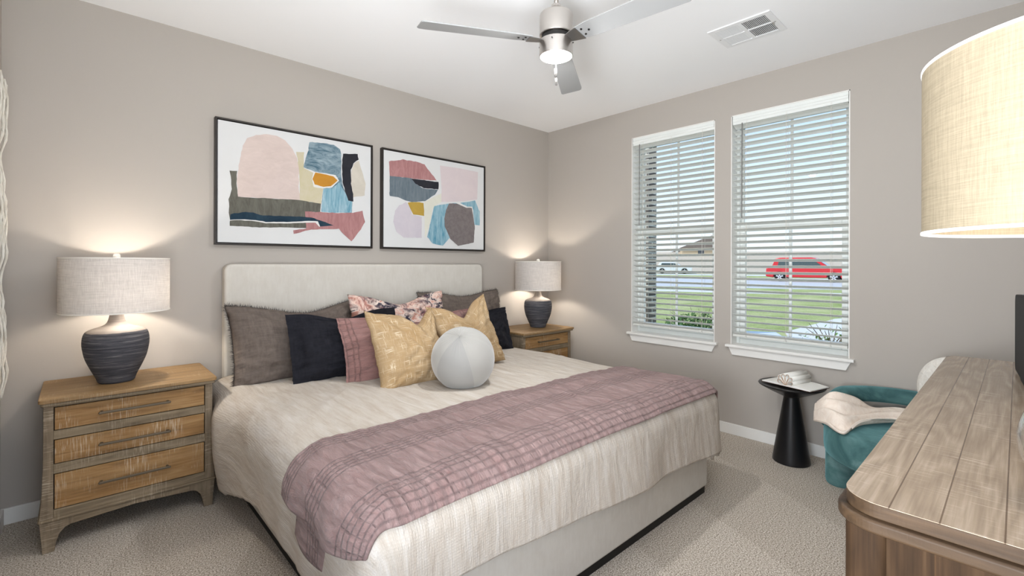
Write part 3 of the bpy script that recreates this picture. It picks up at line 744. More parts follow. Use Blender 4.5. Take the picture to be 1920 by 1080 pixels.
# ------------------------------------------------------------------ nightstands
NSX = -3.524
ns = thing('nightstand', 'weathered wooden three-drawer nightstand at the left of the bed, fully in view', 'nightstand', (NSX, 0, 0))
W2 = .327
fy, by = -.475, -.03
B().prism([(x, y) for x, y in rrect(-.343, .343, -.512, -.015, .018, 5)], 'z', .683, .70).done('top', MAT['ns_top'], ns, bevel=.003)
B().prism([(x, y) for x, y in rrect(-.336, .336, -.503, -.018, .014, 5)], 'z', .668, .683).done('top_moulding', MAT['ns_rail'], ns, bevel=.004)
w = B()   # carcass sides and back
for s_ in (-1, 1):
    w.prism([(s_ * W2, .668), (s_ * (W2 + .001), .40), (s_ * (W2 + .006), .24), (s_ * (W2 + .013), .15), (s_ * (W2 - .02), .15), (s_ * (W2 - .02), .668)], 'y', fy + .03, by)
w.box(-W2 + .02, W2 - .02, by - .01, by, .15, .668); w.box(-W2 + .02, W2 - .02, fy + .022, by - .01, .15, .165)
w.done('carcass', MAT['ns_frame'], ns)
for s_ in (-1, 1):
    p = [(s_ * W2, .668), (s_ * (W2 + .001), .40), (s_ * (W2 + .006), .24), (s_ * (W2 + .013), .15), (s_ * (W2 - .034), .15), (s_ * (W2 - .034), .668)]
    B().prism(p, 'y', fy, fy + .03).done('stile', MAT['ns_frame'], ns, bevel=.003)
DR = ((.548, .657), (.395, .508), (.187, .352))
xr = W2 - .034
for z0, z1 in ((.657, .668), (.508, .548), (.352, .395), (.15, .187)): B().box(-xr, xr, fy + .002, fy + .03, z0, z1).done('rail', MAT['ns_rail'], ns, bevel=.002)
w = B().box(-xr, xr, fy + .014, fy + .03, .18, .66).done('drawer_gap', MAT['dark_gap'], ns)
for z0, z1 in DR:
    dr = B().box(-xr + .0035, xr - .0035, fy + .004, fy + .0135, z0 + .0035, z1 - .0035).done('drawer', MAT['ns_drawer'], ns, bevel=.0015)
    zh = (z0 + z1) / 2
    w = B()
    w.prism([(-.138, zh + .006), (-.141, zh), (-.138, zh - .006), (.138, zh - .006), (.141, zh), (.138, zh + .006)], 'y', fy - .028, fy - .020)
    for x in (-.128, .128): w.box(x - .006, x + .006, fy - .021, fy + .0045, zh - .005, zh + .005)
    w.done('handle', MAT['handle'], dr, bevel=.003)
B().prism(rrect(-W2 - .018, W2 + .018, fy - .008, by, .010, 4), 'z', .140, .152).done('base_moulding', MAT['ns_rail'], ns, bevel=.004)
# shaped aprons and bracket feet
def arch(hw):
    p = [(-hw, .140), (-hw + .010, 0), (-hw + .050, 0)]
    for q in range(9):
        a = q / 8; p.append((-hw + .050 + .075 * a ** 1.6, .112 * math.sin(a * PI / 2) ** 1.0))
    p += [(0, .118)]
    r = [(-x, z) for x, z in p[::-1][1:]]
    return p + r
pf = arch(W2 + .012)
mid = len(pf) // 2
w = B().prism([(-(W2 - .06), .140), (-(W2 - .09), .105), (0, .118), (W2 - .09, .105), (W2 - .06, .140)], 'y', fy, fy + .022)
w.done('apron', MAT['ns_rail'], ns, bevel=.002)
def foot(sx, yfront, ydir):
    hw = W2 + .012
    out = [(sx * hw, .140), (sx * (hw - .006), .06), (sx * (hw - .010), 0), (sx * (hw - .050), 0), (sx * (hw - .056), .040), (sx * (hw - .066), .075), (sx * (hw - .085), .098), (sx * (hw - .115), .110), (sx * (hw - .115), .140)]
    w = B().prism(out, 'y', min(yfront, yfront + ydir * .035), max(yfront, yfront + ydir * .035))
    w.prism([(yfront + ydir * (.034), .139), (yfront + ydir * .034, 0), (yfront + ydir * .045, 0), (yfront + ydir * .055, .07), (yfront + ydir * .10, .105), (yfront + ydir * .10, .14)], 'x', min(sx * (hw - .012), sx * (hw - .032)), max(sx * (hw - .012), sx * (hw - .032)))
    w.done('leg', MAT['ns_frame'], ns, bevel=.002)
for sx in (-1, 1):
    foot(sx, fy - .001, 1); foot(sx, by, -1)
ns2 = copy_tree(ns)
ns2.location = (-0.511, 0, 0)
tag(ns2, 'weathered wooden nightstand in the far corner, partly hidden behind the bed', 'nightstand')
for o in (ns, ns2): o['group'] = 'matching nightstands beside the bed'

# ------------------------------------------------------------------ table lamps
lamp = thing('table_lamp', 'dark brushed ceramic lamp with oatmeal drum shade on the left nightstand', 'lamp', (-3.588, -.262, .70), 0)
prof = [(0, 0), (.070, 0)] + [(r, z * 1.41) for r, z in ((.076, .004), (.084, .022), (.105, .055), (.124, .090), (.134, .125), (.1365, .148), (.133, .172), (.123, .187), (.100, .196), (.070, .203), (.048, .211), (.037, .222), (.031, .238), (.0275, .256), (.026, .262))] + [(0, .369)]
def smooth_prof(pr, n=4):
    out = []
    for i in range(len(pr) - 1):
        p0 = pr[max(i - 1, 0)]; p1 = pr[i]; p2 = pr[i + 1]; p3 = pr[min(i + 2, len(pr) - 1)]
        for k in range(n):
            t = k / n
            f = lambda a, b, c, d: .5 * ((2 * b) + (-a + c) * t + (2 * a - 5 * b + 4 * c - d) * t * t + (-a + 3 * b - 3 * c + d) * t ** 3)
            out.append((max(0, f(p0[0], p1[0], p2[0], p3[0])), f(p0[1], p1[1], p2[1], p3[1])))
    return out + [pr[-1]]
B().lathe([(0, 0), (.070, 0)] + smooth_prof(prof[2:-1]) + [(0, .369)], 64).done('lamp_base', MAT['ceramic'], lamp, smooth=True)
def shade(parent, r, z0, z1, mat, rb=None):
    rb = rb or r
    n = 72
    w = B().lathe([(rb, z0), (r, z1), (r - .0022, z1), (rb - .0022, z0), (rb, z0)], n)
    o = w.done('lamp_shade', mat, parent, smooth=True, bevel=.0006, angle=.8)
    for nm, rr, zz in (('shade_rim', rb, z0), ('shade_rim', r, z1)):
        pts = [(rr - .0012) * 1.0]
        w = B().lathe([(rr - .004, zz - .003), (rr + .0016, zz - .003), (rr + .0016, zz + .003), (rr - .004, zz + .003), (rr - .004, zz - .003)], n)
        w.done(nm, MAT['shade_in'], o, smooth=True, bevel=.001)
    return o
shade(lamp, .2245, .367, .640, MAT['shade'])
w = B()
for q in range(3):
    an = 2 * PI * q / 3; w.tube([(0, 0, .628), (.221 * math.cos(an), .221 * math.sin(an), .628)], .0018, 6)
w.lathe([(.006, .624), (.012, .624), (.012, .630), (.006, .630), (.006, .624)], 16)
for s_ in (-1, 1): w.tube([(0, .018 * s_, .375), (0, .045 * s_, .40), (0, .055 * s_, .46), (0, .035 * s_, .57), (0, .003 * s_, .622)], .0018, 6)
w.done('harp', MAT['nickel'], lamp)
B().tube([(0, 0, .365), (0, 0, .41)], .014, 16).done('socket', MAT['nickel'], lamp, smooth=True, bevel=.002)
B().lathe(smooth_prof([(0, .41), (.013, .412), (.016, .43), (.030, .47), (.030, .495), (.018, .52), (0, .526)]), 24).done('bulb', MAT['bulb'], lamp, smooth=True)
w = B().lathe(smooth_prof([(0, .630), (.006, .631), (.005, .636), (.013, .644), (.0155, .652), (.013, .661), (.005, .667), (0, .668)]), 24)
w.done('finial', MAT['crystal'], lamp, smooth=True)
lamp2 = copy_tree(lamp); lamp2.location = (-.425, -.262, .70)
tag(lamp2, 'dark brushed ceramic lamp with oatmeal drum shade in the far corner', 'lamp')
for o in (lamp, lamp2): o['group'] = 'matching lamps on the nightstands'
for x in (-3.588, -.425): point_light('table_lamp_light', (x + .036, -.262, 1.185), LAMP_W, (1.0, 0.91, 0.80), 0.032)

# ------------------------------------------------------------------ bed
BX = -2.06
bed = thing('bed', 'cream upholstered platform bed with tall rounded headboard and black plinth', 'bed', (BX, 0, 0))
w = B().prism(rrect(-1.006, 1.066, .02, 1.312, .045, 8), 'y', -.104, -.012)
w.done('headboard', MAT['bed'], bed, bevel=.018, seg=4, angle=.9)
w = B().prism([(-1.007, -2.245), (.995, -2.245), (.995, -.10), (-1.007, -.10)][::-1], 'z', .042, .355)
w.done('bed_base', MAT['bed'], bed, bevel=.016, seg=4)
B().box(-.995, .984, -2.233, -.02, 0.0, .046).done('plinth', MAT['plinth'], bed, bevel=.003)
B().prism(rrect(-.97, .97, -2.17, -.108, .05, 6), 'z', .355, .585).done('mattress', MAT['bed'], bed, bevel=.03, seg=3)

HW, LQ, RC, ZT, YH = .985, 2.02, .115, .612, -.150
def drape(p, q, off=0.0, fold=1.0):
    """point of a cloth lying over the bed at p across, q along (metres of cloth)"""
    dx = max(0.0, abs(p) - HW); dy = max(0.0, q - LQ)
    d = (dx ** 5 + dy ** 5) ** .2 if (dx > 0 and dy > 0) else dx + dy
    if d > 0:
        ang = math.atan2(dy, dx); cx, cy = math.cos(ang), math.sin(ang)
    else: cx = cy = 0.0
    sgn = 1 if p >= 0 else -1
    q0 = RC * PI / 2
    if d < q0: h = RC * math.sin(d / RC); v = RC * (1 - math.cos(d / RC)); nh, nv = math.sin(d / RC), math.cos(d / RC)
    else: h = RC + (.10 * (d - q0) if dy > dx else 0.0); v = RC + (d - q0) * .985; nh, nv = 1.0, 0.0
    s_ = p if dy > dx else (q + 7.0) * sgn
    hang = sm(.08, .42, d)
    f = (nz(s_ * 2.3, d * .8, 3.1) * (.040 if dy > dx else .028) + nz(s_ * 6.0, d * 1.6, 9.2) * (.016 if dx > dy else .007)) * hang * fold
    if p < 0 and dx > 0: f += .045 * math.exp(-((q - .46) / .13) ** 2) * sm(0, .2, d) * fold * (1 - .5 * sm(.35, .6, d))
    top = nz(p * 1.6, q * 1.9, 1.3) * .010 + nz(p * 4.2, q * 4.6, 4.4) * .0045
    crease = (1 - abs(nz(p * 5 + nz(q * 2) * 1.5, q * 1.5 + p * 1.2, 6.6))) ** 6 * .006
    o_ = off + (top + crease) * (1 - hang)
    X = BX + sgn * (min(abs(p), HW) + cx * (h + f) + cx * o_ * nh)
    Y = YH - (min(q, LQ) + cy * (h + f) + cy * o_ * nh)
    Z = ZT - v + o_ * (nv if d < q0 else 0) + .012 * (1 - (min(abs(p), HW) / HW) ** 2)
    return Vector((X, Y, Z))
def hem_side(q, sgn):
    if sgn < 0: return .455 + .095 * math.exp(-((q - .50) / .26) ** 2) - .03 * sm(.7, 1.9, q) + .014 * nz(q * 6, 2) + .010 * nz(q * 17, 5)
    return .47 + .012 * nz(q * 5, 8) - .03 * sm(0.2, 0, q)
def hem_foot(p): return .385 - .035 * p / HW * -1 + .008 * nz(p * 2.5, 4) - .03 * sm(.3, -1, p)
def duvet_pt(i, j, off=0.0):
    a = i * 2 - 1; A = abs(a); sgn = 1 if a >= 0 else -1
    b = j
    q = b / .78 * LQ if b <= .78 else LQ + (b - .78) / .22 * hem_foot(max(-1, min(1, a / .7)) * HW)
    p = sgn * (A / .7 * HW if A <= .7 else HW + (A - .7) / .3 * hem_side(min(q, LQ), sgn))
    return p, q
w = B()
w.grid(lambda i, j: drape(*duvet_pt(i, j)), 260, 230, lambda i, j: duvet_pt(i, j))
duvet = w.done('duvet', MAT['duvet'], None, smooth=True, solid=.018)
tag(duvet, 'oatmeal waffle-weave linen duvet spread over the bed, hanging down its sides', 'duvet')

Q0, Q1 = 1.500, 2.128
def runner_pt(i, j):
    q = Q0 + (Q1 - Q0) * j
    pl = -(HW + .195 + .035 * math.sin(j * PI) - .02 * j)
    pr_ = HW + .20 + .05 * j
    return pl + (pr_ - pl) * i, q
def runner_surf(i, j):
    p, q = runner_pt(i, j)
    v_ = q - Q0
    puff = .005 * nz(p * 15 + v_ * 6, v_ * 5, 2) + .0035 * nz(p * 34 + v_ * 10, v_ * 9, 7)
    e_ = .004 * nz(p * 3, 3.3)
    wav = .018 * math.sin(v_ * 17 + .6) * sm(.05, .26, -(p + HW))     # soft folds where it hangs
    P = drape(p, q + e_, .022 + puff)
    P.x -= wav * .8
    return P
w = B()
w.grid(runner_surf, 420, 110, lambda i, j: (runner_pt(i, j)[0] + 2, runner_pt(i, j)[1] - Q0))
runner = w.done('bed_runner', MAT['runner'], None, smooth=True, solid=.010)
tag(runner, 'mauve quilted coverlet folded across the foot of the bed', 'coverlet')
def fold_pt(i, j): return -(HW + .08 + (.235 + .03 * math.sin(j * PI * .9)) * i), Q0 + .13 + .26 * j - .05 * i
def fold_surf(i, j):
    p, q = fold_pt(i, j); P = drape(p, q, .010); P.x += .004; return P
B().grid(fold_surf, 30, 30, lambda i, j: (fold_pt(i, j)[0] + 2, fold_pt(i, j)[1] - Q0)).done('lower_layer', MAT['runner'], runner, smooth=True, solid=.008)

# ------------------------------------------------------------------ pillows
def pillow(name, label, w_, h_, t_, base, yaw, lean, mat, ear=.08, chop=0.0, seed=1, flange=None, chopw=.36, cx=0.0, n=44, fringe=False, pw=2.4, group=None, earz=None, roll=0.0, wr=1.0, corner_up=0.0):
    earz = ear if earz is None else earz
    root = bpy.data.objects.new(name, None)
    fu = flange or 1.0
    def th(u, v):
        uu, vv = min(1, abs(u) / fu), min(1, abs(v) / fu)
        a = (1 - uu ** pw) * (1 - vv ** pw)
        return (t_ / 2) * max(0.0, a) ** .52 * (1 - .18 * v)
    def pos(u, v, side):
        x = w_ / 2 * u * (1 - ear * (1 - v * v))
        z = h_ / 2 * v * (1 - earz * (1 - u * u)) + h_ / 2
        T = th(u, v)
        up = ((1 + v) / 2)
        ch = chop * math.exp(-((u - cx) / chopw) ** 2) * up ** 1.6
        z -= ch
        z += corner_up * abs(u) ** 4 * up ** 2
        wrk = (nz(u * 2.2 + seed * 7, v * 2.2, seed) * .018 + nz(u * 6 + seed * 7, v * 5, seed + 2) * .010 + (1 - abs(nz(u * 3.5 + v * 2, v * 4 - u, seed + 4))) ** 8 * .012) * wr
        edge = (1 - uu_(u)) * (1 - uu_(v))
        y = side * (-T) + wrk * (1 if T > .004 else .6)
        if T > .003 and chop: y += side * (-.03) * math.exp(-((u - cx) / (chopw * 1.6)) ** 2) * max(0, 1 - abs(v - .1)) * (1 if side > 0 else .5)
        # radial pull creases near corners
        y += side * .004 * math.sin(14 * math.atan2(1.02 - abs(v), 1.02 - abs(u))) * sm(.9, 1.5, abs(u) + abs(v)) * (1 if T > .002 else 0)
        return Vector((x, y, z))
    def uu_(u): return abs(u) ** 3
    m = Matrix.Translation(base) @ Matrix.Rotation(yaw, 4, 'Z') @ Matrix.Rotation(-lean, 4, 'X') @ Matrix.Rotation(roll, 4, 'Y')
    def rs(i):   # denser near edges
        a = i * 2 - 1; return math.sin(a * PI / 2) * .35 + a * .65
    W = B()
    W.grid(lambda i, j: m @ pos(rs(i), rs(j), 1), n, n, lambda i, j: ((rs(i) + 1) * w_ / 2, (rs(j) + 1) * h_ / 2))
    W.grid(lambda i, j: m @ pos(rs(1 - i), rs(j), -1), n, n, lambda i, j: ((rs(i) + 1) * w_ / 2, (rs(j) + 1) * h_ / 2))
    # shift to the thing's own origin
    W.rot(Matrix.Translation(-Vector(base)))
    bpy.data.objects.remove(root)
    o = W.done(name, mat, None, loc=base, smooth=True, weld=True)
    tag(o, label, 'pillow', group)
    if fringe:
        F = B(); rr = random.Random(seed)
        mm = Matrix.Translation(-Vector(base)) @ m
        per = []
        N = 260
        for k in range(N): per.append((-1 + 2 * k / N, 1.0, 0, 1))
        for k in range(N // 2): per.append((-1.0, -1 + 4 * k / N, -1, 0)); per.append((1.0, -1 + 4 * k / N, 1, 0))
        for u, v, du, dv in per:
            for _ in range(2):
                P = pos(u, v, 1); L = rr.uniform(.008, .022)
                dx = du * L + rr.uniform(-.008, .008); dz = dv * L + rr.uniform(-.008, .008); dy = rr.uniform(-.009, .009)
                a = F.b.verts.new(mm @ (P + Vector((-.0012 * (dv != 0), 0, -.0012 * (du != 0)))))
                b_ = F.b.verts.new(mm @ (P + Vector((.0012 * (dv != 0), .001, .0012 * (du != 0)))))
                c = F.b.verts.new(mm @ (P + Vector((dx, dy, dz)))); F.b.faces.new((a, b_, c))
        F.grid(lambda i, j: mm @ (pos(-1 + 2 * i, 1, 1) + Vector((0, (j - .5) * .006, (j - .5) * .004))), 80, 1)
        F.grid(lambda i, j: mm @ (pos(-1, -1 + 2 * i, 1) + Vector(((j - .5) * .004, (j - .5) * .006, 0))), 60, 1)
        F.done('frayed_edge', MAT['grey_fringe'], o)
    return o
D = math.radians
pillow('bed_pillow', 'taupe-grey pillow with frayed edge at the left end of the headboard', .88, .50, .23, (-2.655, -.44, .600), D(3), D(20), MAT['grey_sham'], .05, .07, 3, None, .55, .02, fringe=True, wr=1.6)
pillow('bed_pillow', 'grey pillow with frayed edge at the right end of the headboard, behind the ochre pillow', .82, .51, .20, (-1.365, -.40, .605), D(-2), D(18), MAT['grey_sham'], .05, .04, 11, None, .5, .1, fringe=True, wr=1.4)
pillow('bed_pillow', 'pillow in mottled pink, cream and charcoal floral print behind the others', .78, .50, .16, (-2.01, -.50, .625), D(1), D(15), MAT['floral'], .06, .075, 5, None, .5, 0, wr=1.6)
bp = pillow('bed_pillow', 'black flanged pillow with a pearl stud, left of the mauve quilted one', .72, .44, .16, (-2.48, -.67, .600), D(1), D(19), MAT['black_sham'], .02, .05, 7, .86, .42, -.05, wr=1.2)
B().lathe([(0, -.004), (.004, -.002), (.004, .002), (0, .004)], 10, (.185, -.088, .055)).done('pearl_stud', MAT['stud'], bp)
pillow('bed_pillow', 'dark navy-black pillow peeking out behind the right-hand ochre pillow', .76, .37, .15, (-1.47, -.63, .605), D(-1), D(18), MAT['black_sham'], .02, .03, 9, .86, .5, .1, wr=1.2)
pillow('bed_pillow', 'long mauve quilted pillow between the black pillow and the ochre ones', 1.02, .42, .17, (-2.10, -.86, .600), D(0), D(22), MAT['quilt_pillow'], .035, .06, 13, .93, .45, .05)
pillow('bed_pillow', 'ochre woven pillow with pointed corners, left of the grey ball cushion', .475, .475, .19, (-2.285, -1.10, .598), D(3), D(25), MAT['ochre'], .085, .085, 17, None, .34, .38, earz=.07, corner_up=.02)
pillow('bed_pillow', 'ochre woven pillow with pointed corners, right of and behind the grey ball cushion', .475, .47, .18, (-1.80, -1.045, .620), D(-6), D(20), MAT['ochre'], .085, .10, 19, None, .34, .05, earz=.07, roll=D(-9), corner_up=.02)
# ball cushion
w = B(); R0 = .178
ax = Matrix.Rotation(D(42), 4, 'Z') @ Matrix.Rotation(D(-38), 4, 'Y') @ Matrix.Rotation(D(0), 4, 'X') @ Matrix.Rotation(D(-8), 4, 'Z')
ng, nu_, nv_ = 5, 20, 48
verts = {}
for g in range(ng):
    def fn(i, j, g=g):
        az = 2 * PI * (g + i) / ng; th_ = PI * (.001 + .998 * j)
        seam = .0018 * (1 - min(1, min(i, 1 - i) / .06)) ** 1
        puck = .005 * math.sin(az * 34) * (sm(.25, .02, j) + sm(.75, .98, j))
        r = R0 * (1 + .012 * math.sin(PI * i)) - seam + puck * .6
        P = ax @ Vector((r * math.sin(th_) * math.cos(az), r * math.sin(th_) * math.sin(az), r * math.cos(th_)))
        if P.z < -.145: P.z = -.145 - (P.z + .145) * -.25
        return P
    before = len(w.b.faces)
    w.grid(fn, nu_, nv_)
    w.b.faces.ensure_lookup_table()
    for f in list(w.b.faces)[before:]: f.material_index = 1 if g == 2 else 0
bc = w.done('ball_cushion', [MAT['velvet_grey'], MAT['velvet_grey2']], None, loc=(-2.133, -1.323, .780), smooth=True, weld=True)
tag(bc, 'round pale grey velvet ball cushion in front of the ochre pillows', 'cushion')

# ------------------------------------------------------------------ pedestal table and book
tb = thing('side_table', 'black conical pedestal side table with a dished round top, under the window', 'side table', (-.225, -2.43, 0))
B().lathe([(0, 0), (.108, 0), (.112, .004), (.110, .03), (.047, .425), (.047, .44), (0, .44)], 64).done('pedestal', MAT['black_table'], tb, smooth=True, bevel=.002, angle=.8)
B().lathe([(0, .434), (.049, .436), (.085, .452), (.150, .483), (.192, .506), (.198, .513), (.196, .516), (.188, .514), (.14, .508), (.05, .505), (0, .505)], 72).done('table_top', MAT['black_table'], tb, smooth=True)
bk = thing('open_book', 'open book with pages curled into loops lying on the black side table', 'book', (-.231, -2.449, .519), D(0))
BR = Matrix.Rotation(D(-104.5), 4, 'Z')
w = B()
for s_ in (-1, 1):
    def top(i, j, s_=s_):
        x = s_ * i * .160; y = -.104 + .208 * j
        return Vector((x, y, .004 + .016 * math.sin(min(1, i * 1.6) * PI / 2) * (1 - .75 * i) + .006 * (1 - i)))
    def bot(i, j, s_=s_): return Vector((s_ * i * .160, -.104 + .208 * j, .002))
    w.grid(top, 16, 2); w.grid(bot, 16, 2)
    for j in (0, 1): w.grid(lambda i, k, j=j: top(i, j) * k + bot(i, j) * (1 - k), 16, 1)
    w.grid(lambda i, k: top(1, i) * k + bot(1, i) * (1 - k), 2, 1)
w.rot(BR).done('page_block', MAT['paper'], bk, smooth=False)
B().box(-.164, .164, -.107, .107, -.0005, .002).rot(BR).done('cover', MAT['cover'], bk)
w = B()
for an, L in ((-62, .060), (-36, .072), (-12, .074), (14, .076), (40, .070), (64, .056)):
    a = D(an); dirx, dirz = math.sin(a), math.cos(a)
    def lp(i, j, a=a, L=L):
        # teardrop loop of a page curled back to the spine
        t = i * 2 * PI
        u = L * (.5 - .5 * math.cos(t)); v = .021 * math.sin(t) * (u / L) ** .8
        x = u * math.sin(a) + v * math.cos(a); z = .008 + u * math.cos(a) - v * math.sin(a)
        return Vector((x, -.104 + .208 * j, max(z, .010)))
    w.grid(lp, 28, 2)
w.rot(BR).done('curled_page', MAT['paper'], bk, smooth=True, solid=.0022)
w = B()
for an, L in ((-62, .056), (-36, .068), (-12, .070), (14, .072), (40, .066), (64, .052)):
    a = D(an)
    def lq(i, j, a=a, L=L):
        t = i * 2 * PI; u = L * (.5 - .5 * math.cos(t)); v = .018 * math.sin(t) * (u / L) ** .8
        return Vector((u * math.sin(a) + v * math.cos(a), -.1045 + .004 * j, max(.008 + u * math.cos(a) - v * math.sin(a), .010)))
    w.grid(lq, 28, 1)
w.rot(BR).done('page_edge', MAT['paper_edge'], bk, smooth=True, solid=.002)

# ------------------------------------------------------------------ teal chair
CH = (-.392, -3.02)
ch = thing('accent_chair', 'low teal velvet barrel chair with an open curved back, in the corner by the window', 'chair', (CH[0], CH[1], 0))
B().lathe(smooth_prof([(0, .215), (.30, .215), (.335, .222), (.352, .245), (.355, .31), (.352, .375), (.335, .392), (.30, .400), (.15, .404), (0, .405)], 4), 72).done('seat', MAT['teal'], ch, smooth=True)
def band(i, j):
    a = D(104 - 208 * i); k = abs(i * 2 - 1)
    end = sm(.60, .98, k)
    zc = .519 - .089 * end; hz = .045 + .031 * end; hr = .044 + .012 * end
    t = j * 2 * PI
    c, s_ = math.cos(t), math.sin(t)
    e_ = .62
    rr = .318 + hr * math.copysign(abs(c) ** e_, c)
    zz = zc + hz * math.copysign(abs(s_) ** e_, s_)
    return Vector((rr * math.cos(a), rr * math.sin(a), zz))
w = B(); V = w.grid(band, 90, 28).V
for row in (V[0], V[-1]): w.b.faces.new(row[:-1])
w.done('backrest', MAT['teal'], ch, smooth=True, weld=True)
for a in (86, -86, 180 + 0):
    rr = .285 if a != 180 else .25
    c = (rr * math.cos(D(a)), rr * math.sin(D(a)), 0)
    zt = .43 if a != 180 else .24
    B().lathe([(0, 0), (.060, 0), (.070, .006), (.074, .03), (.074, zt), (0, zt)], 40, c).done('leg', MAT['teal'], ch, smooth=True, bevel=.006)
# throw over the seat and the near arm
th_ = thing('throw_blanket', 'cream fleece throw draped over the seat of the teal chair', 'blanket', (CH[0], CH[1], 0))
def catmull(pts, t):
    n = len(pts) - 1; x = min(t * n, n - 1e-6); k = int(x); f = x - k
    a, b, c, d = pts[max(k - 1, 0)], pts[k], pts[k + 1], pts[min(k + 2, n)]
    return Vector([.5 * ((2 * b[q]) + (-a[q] + c[q]) * f + (2 * a[q] - 5 * b[q] + 4 * c[q] - d[q]) * f * f + (-a[q] + 3 * b[q] - 3 * c[q] + d[q]) * f ** 3) for q in range(3)])
TF = [(-.10, .388, .385), (-.20, .300, .405), (-.300, .200, .385), (-.14, .150, .425), (.02, .024, .432), (.06, -.12, .432), (.08, -.26, .432)]
TM = [(-.05, .396, .435), (-.12, .326, .490), (-.130, .236, .482), (-.02, .150, .450), (.12, .060, .446), (.20, -.10, .446), (.22, -.24, .446)]
TB = [(-.0, .392, .470), (-.03, .306, .548), (.06, .228, .522), (.14, .150, .462), (.26, .050, .450), (.26, -.10, .450), (.26, -.22, .450)]
def throw(i, j):
    a, b, c = catmull(TB, i), catmull(TM, i), catmull(TF, i)
    P = (a * (1 - j) ** 2 + (b * 4 - a - c) * j * (1 - j) + c * j * j) if False else (a * (1 - 2 * j) + b * 2 * j if j < .5 else b * (2 - 2 * j) + c * (2 * j - 1))
    P.z += .017 * math.sin(j * 19 + i * 3) * sm(0, .15, j) + .010 * nz(i * 5, j * 4, 2) + .004
    return P
B().grid(throw, 90, 60).done('blanket_cloth', MAT['throw'], th_, smooth=True, solid=.014)
# white round cushion on the chair's far side
w = B()
def wc(i, j):
    a = 2 * PI * i; t = PI * (j - .5)
    c = math.copysign(abs(math.cos(t)) ** .8, math.cos(t)); s_ = math.sin(t)
    return Vector((.075 * c * math.cos(a), .19 * c * math.sin(a), .185 * s_))
w.grid(wc, 48, 24, None)
wc_ = w.done('round_cushion', MAT['boucle'], None, loc=(-.27, -3.262, .640), smooth=True, weld=True, rotz=D(-6))
tag(wc_, 'white boucle cushion standing on the teal chair, mostly hidden behind the dresser', 'cushion')

# ------------------------------------------------------------------ dresser and what stands on it
DX0, DX1, DY0, DY1, DZ = -2.716, -.768, -3.735, -3.239, .90
dx, dy = (DX0 + DX1) / 2, (DY0 + DY1) / 2
hx, hy = (DX1 - DX0) / 2, (DY1 - DY0) / 2
dr = thing('dresser', 'long wooden plank-top dresser with rounded corners at the right edge', 'dresser', (dx, dy, 0))
hx0 = hx
# the plank top keeps its own origin so that the seams fall between boards
tp = B().prism(rrect(-hx, hx, -hy + .036, hy + .036, .062, 12), 'z', -.0012, 0).done('top', MAT['dr_top'], dr, loc=(0, -.036, DZ), bevel=0)
B().prism(rrect(-hx, hx, -hy, hy, .062, 12), 'z', DZ - .026, DZ - .0013).done('top_edge', MAT['dr_edge'], dr, bevel=.002)
B().prism(rrect(-hx - .012, hx + .012, -hy, hy + .012, .07, 12), 'z', DZ - .050, DZ - .026).done('edge_moulding', MAT['dr_edge'], dr, bevel=.006, seg=3)
B().box(-hx + .022, hx - .022, -hy + .01, hy - .022, .12, DZ - .050).done('carcass', MAT['dr_side'], dr)
for sx in (-1, 1):
    for sy in (-1, 1):
        x = sx * (hx - .036); y = sy * (hy - .036) if sy > 0 else -hy + .03
        B().prism(rrect(x - .030, x + .030, y - .030, y + .030, .018, 5), 'z', 0, DZ - .050).done('corner_post', MAT['dr_side'], dr, bevel=.002)
B().box(-hx + .02, hx - .02, -hy + .02, hy - .018, .09, .13).done('base_rail', MAT['dr_edge'], dr, bevel=.003)
for r_ in range(3):
    for c_ in range(3):
        x0 = -hx + .075 + c_ * (2 * hx - .15) / 3; x1 = x0 + (2 * hx - .15) / 3 - .012
        z0 = .145 + r_ * .235; d_ = B().box(x0, x1, hy - .024, hy - .010, z0, z0 + .222).done('drawer', MAT['ns_drawer'], dr, bevel=.002)
        zh = z0 + .111; xm = (x0 + x1) / 2
        B().box(xm - .13, xm + .13, hy + .012, hy + .020, zh - .005, zh + .005).box(xm - .12, xm - .11, hy - .011, hy + .013, zh - .004, zh + .004).box(xm + .11, xm + .12, hy - .011, hy + .013, zh - .004, zh + .004).done('handle', MAT['handle'], d_, bevel=.002)

LX, LY = -2.504, -3.546
l3 = thing('table_lamp', 'large cream drum-shade lamp with clear glass base, close up on the dresser', 'lamp', (LX, LY, DZ))
OP = smooth_prof([(.045, 0), (.052, .008), (.050, .022), (.062, .045), (.080, .075), (.086, .105), (.083, .14), (.062, .20), (.040, .27), (.026, .34), (.018, .40)], 4)
IP = [(max(.004, r - .005), z + .004 if z < .01 else z) for r, z in OP]
B().lathe([(0, 0)] + OP + IP[::-1] + [(0, .006)], 56).done('lamp_base', MAT['clear_glass'], l3, smooth=True)
shade(l3, .215, .478, .787, MAT['shade2'])
w = B()
for q in range(3):
    an = 2 * PI * q / 3 + .4; w.tube([(0, 0, .775), (.212 * math.cos(an), .212 * math.sin(an), .775)], .0018, 6)
w.tube([(0, 0, .40), (0, 0, .47)], .014, 14); w.tube([(0, .03, .45), (0, .06, .56), (0, .04, .70), (0, 0, .775)], .0018, 6); w.tube([(0, -.03, .45), (0, -.06, .56), (0, -.04, .70), (0, 0, .775)], .0018, 6)
w.done('harp', MAT['nickel'], l3)
B().lathe(smooth_prof([(0, .47), (.013, .472), (.016, .49), (.030, .53), (.030, .555), (.018, .58), (0, .586)]), 24).done('bulb', MAT['bulb'], l3, smooth=True)
point_light('dresser_lamp_light', (LX + .001, LY + .045, DZ + .60), SHADE_LAMP_W, (1.0, 0.91, 0.79), 0.03)

tv = thing('tabletop_screen', 'black panel with rounded corners standing upright on the dresser at the right edge', 'screen', (-1.31, -3.482, DZ + .004), D(3.7))
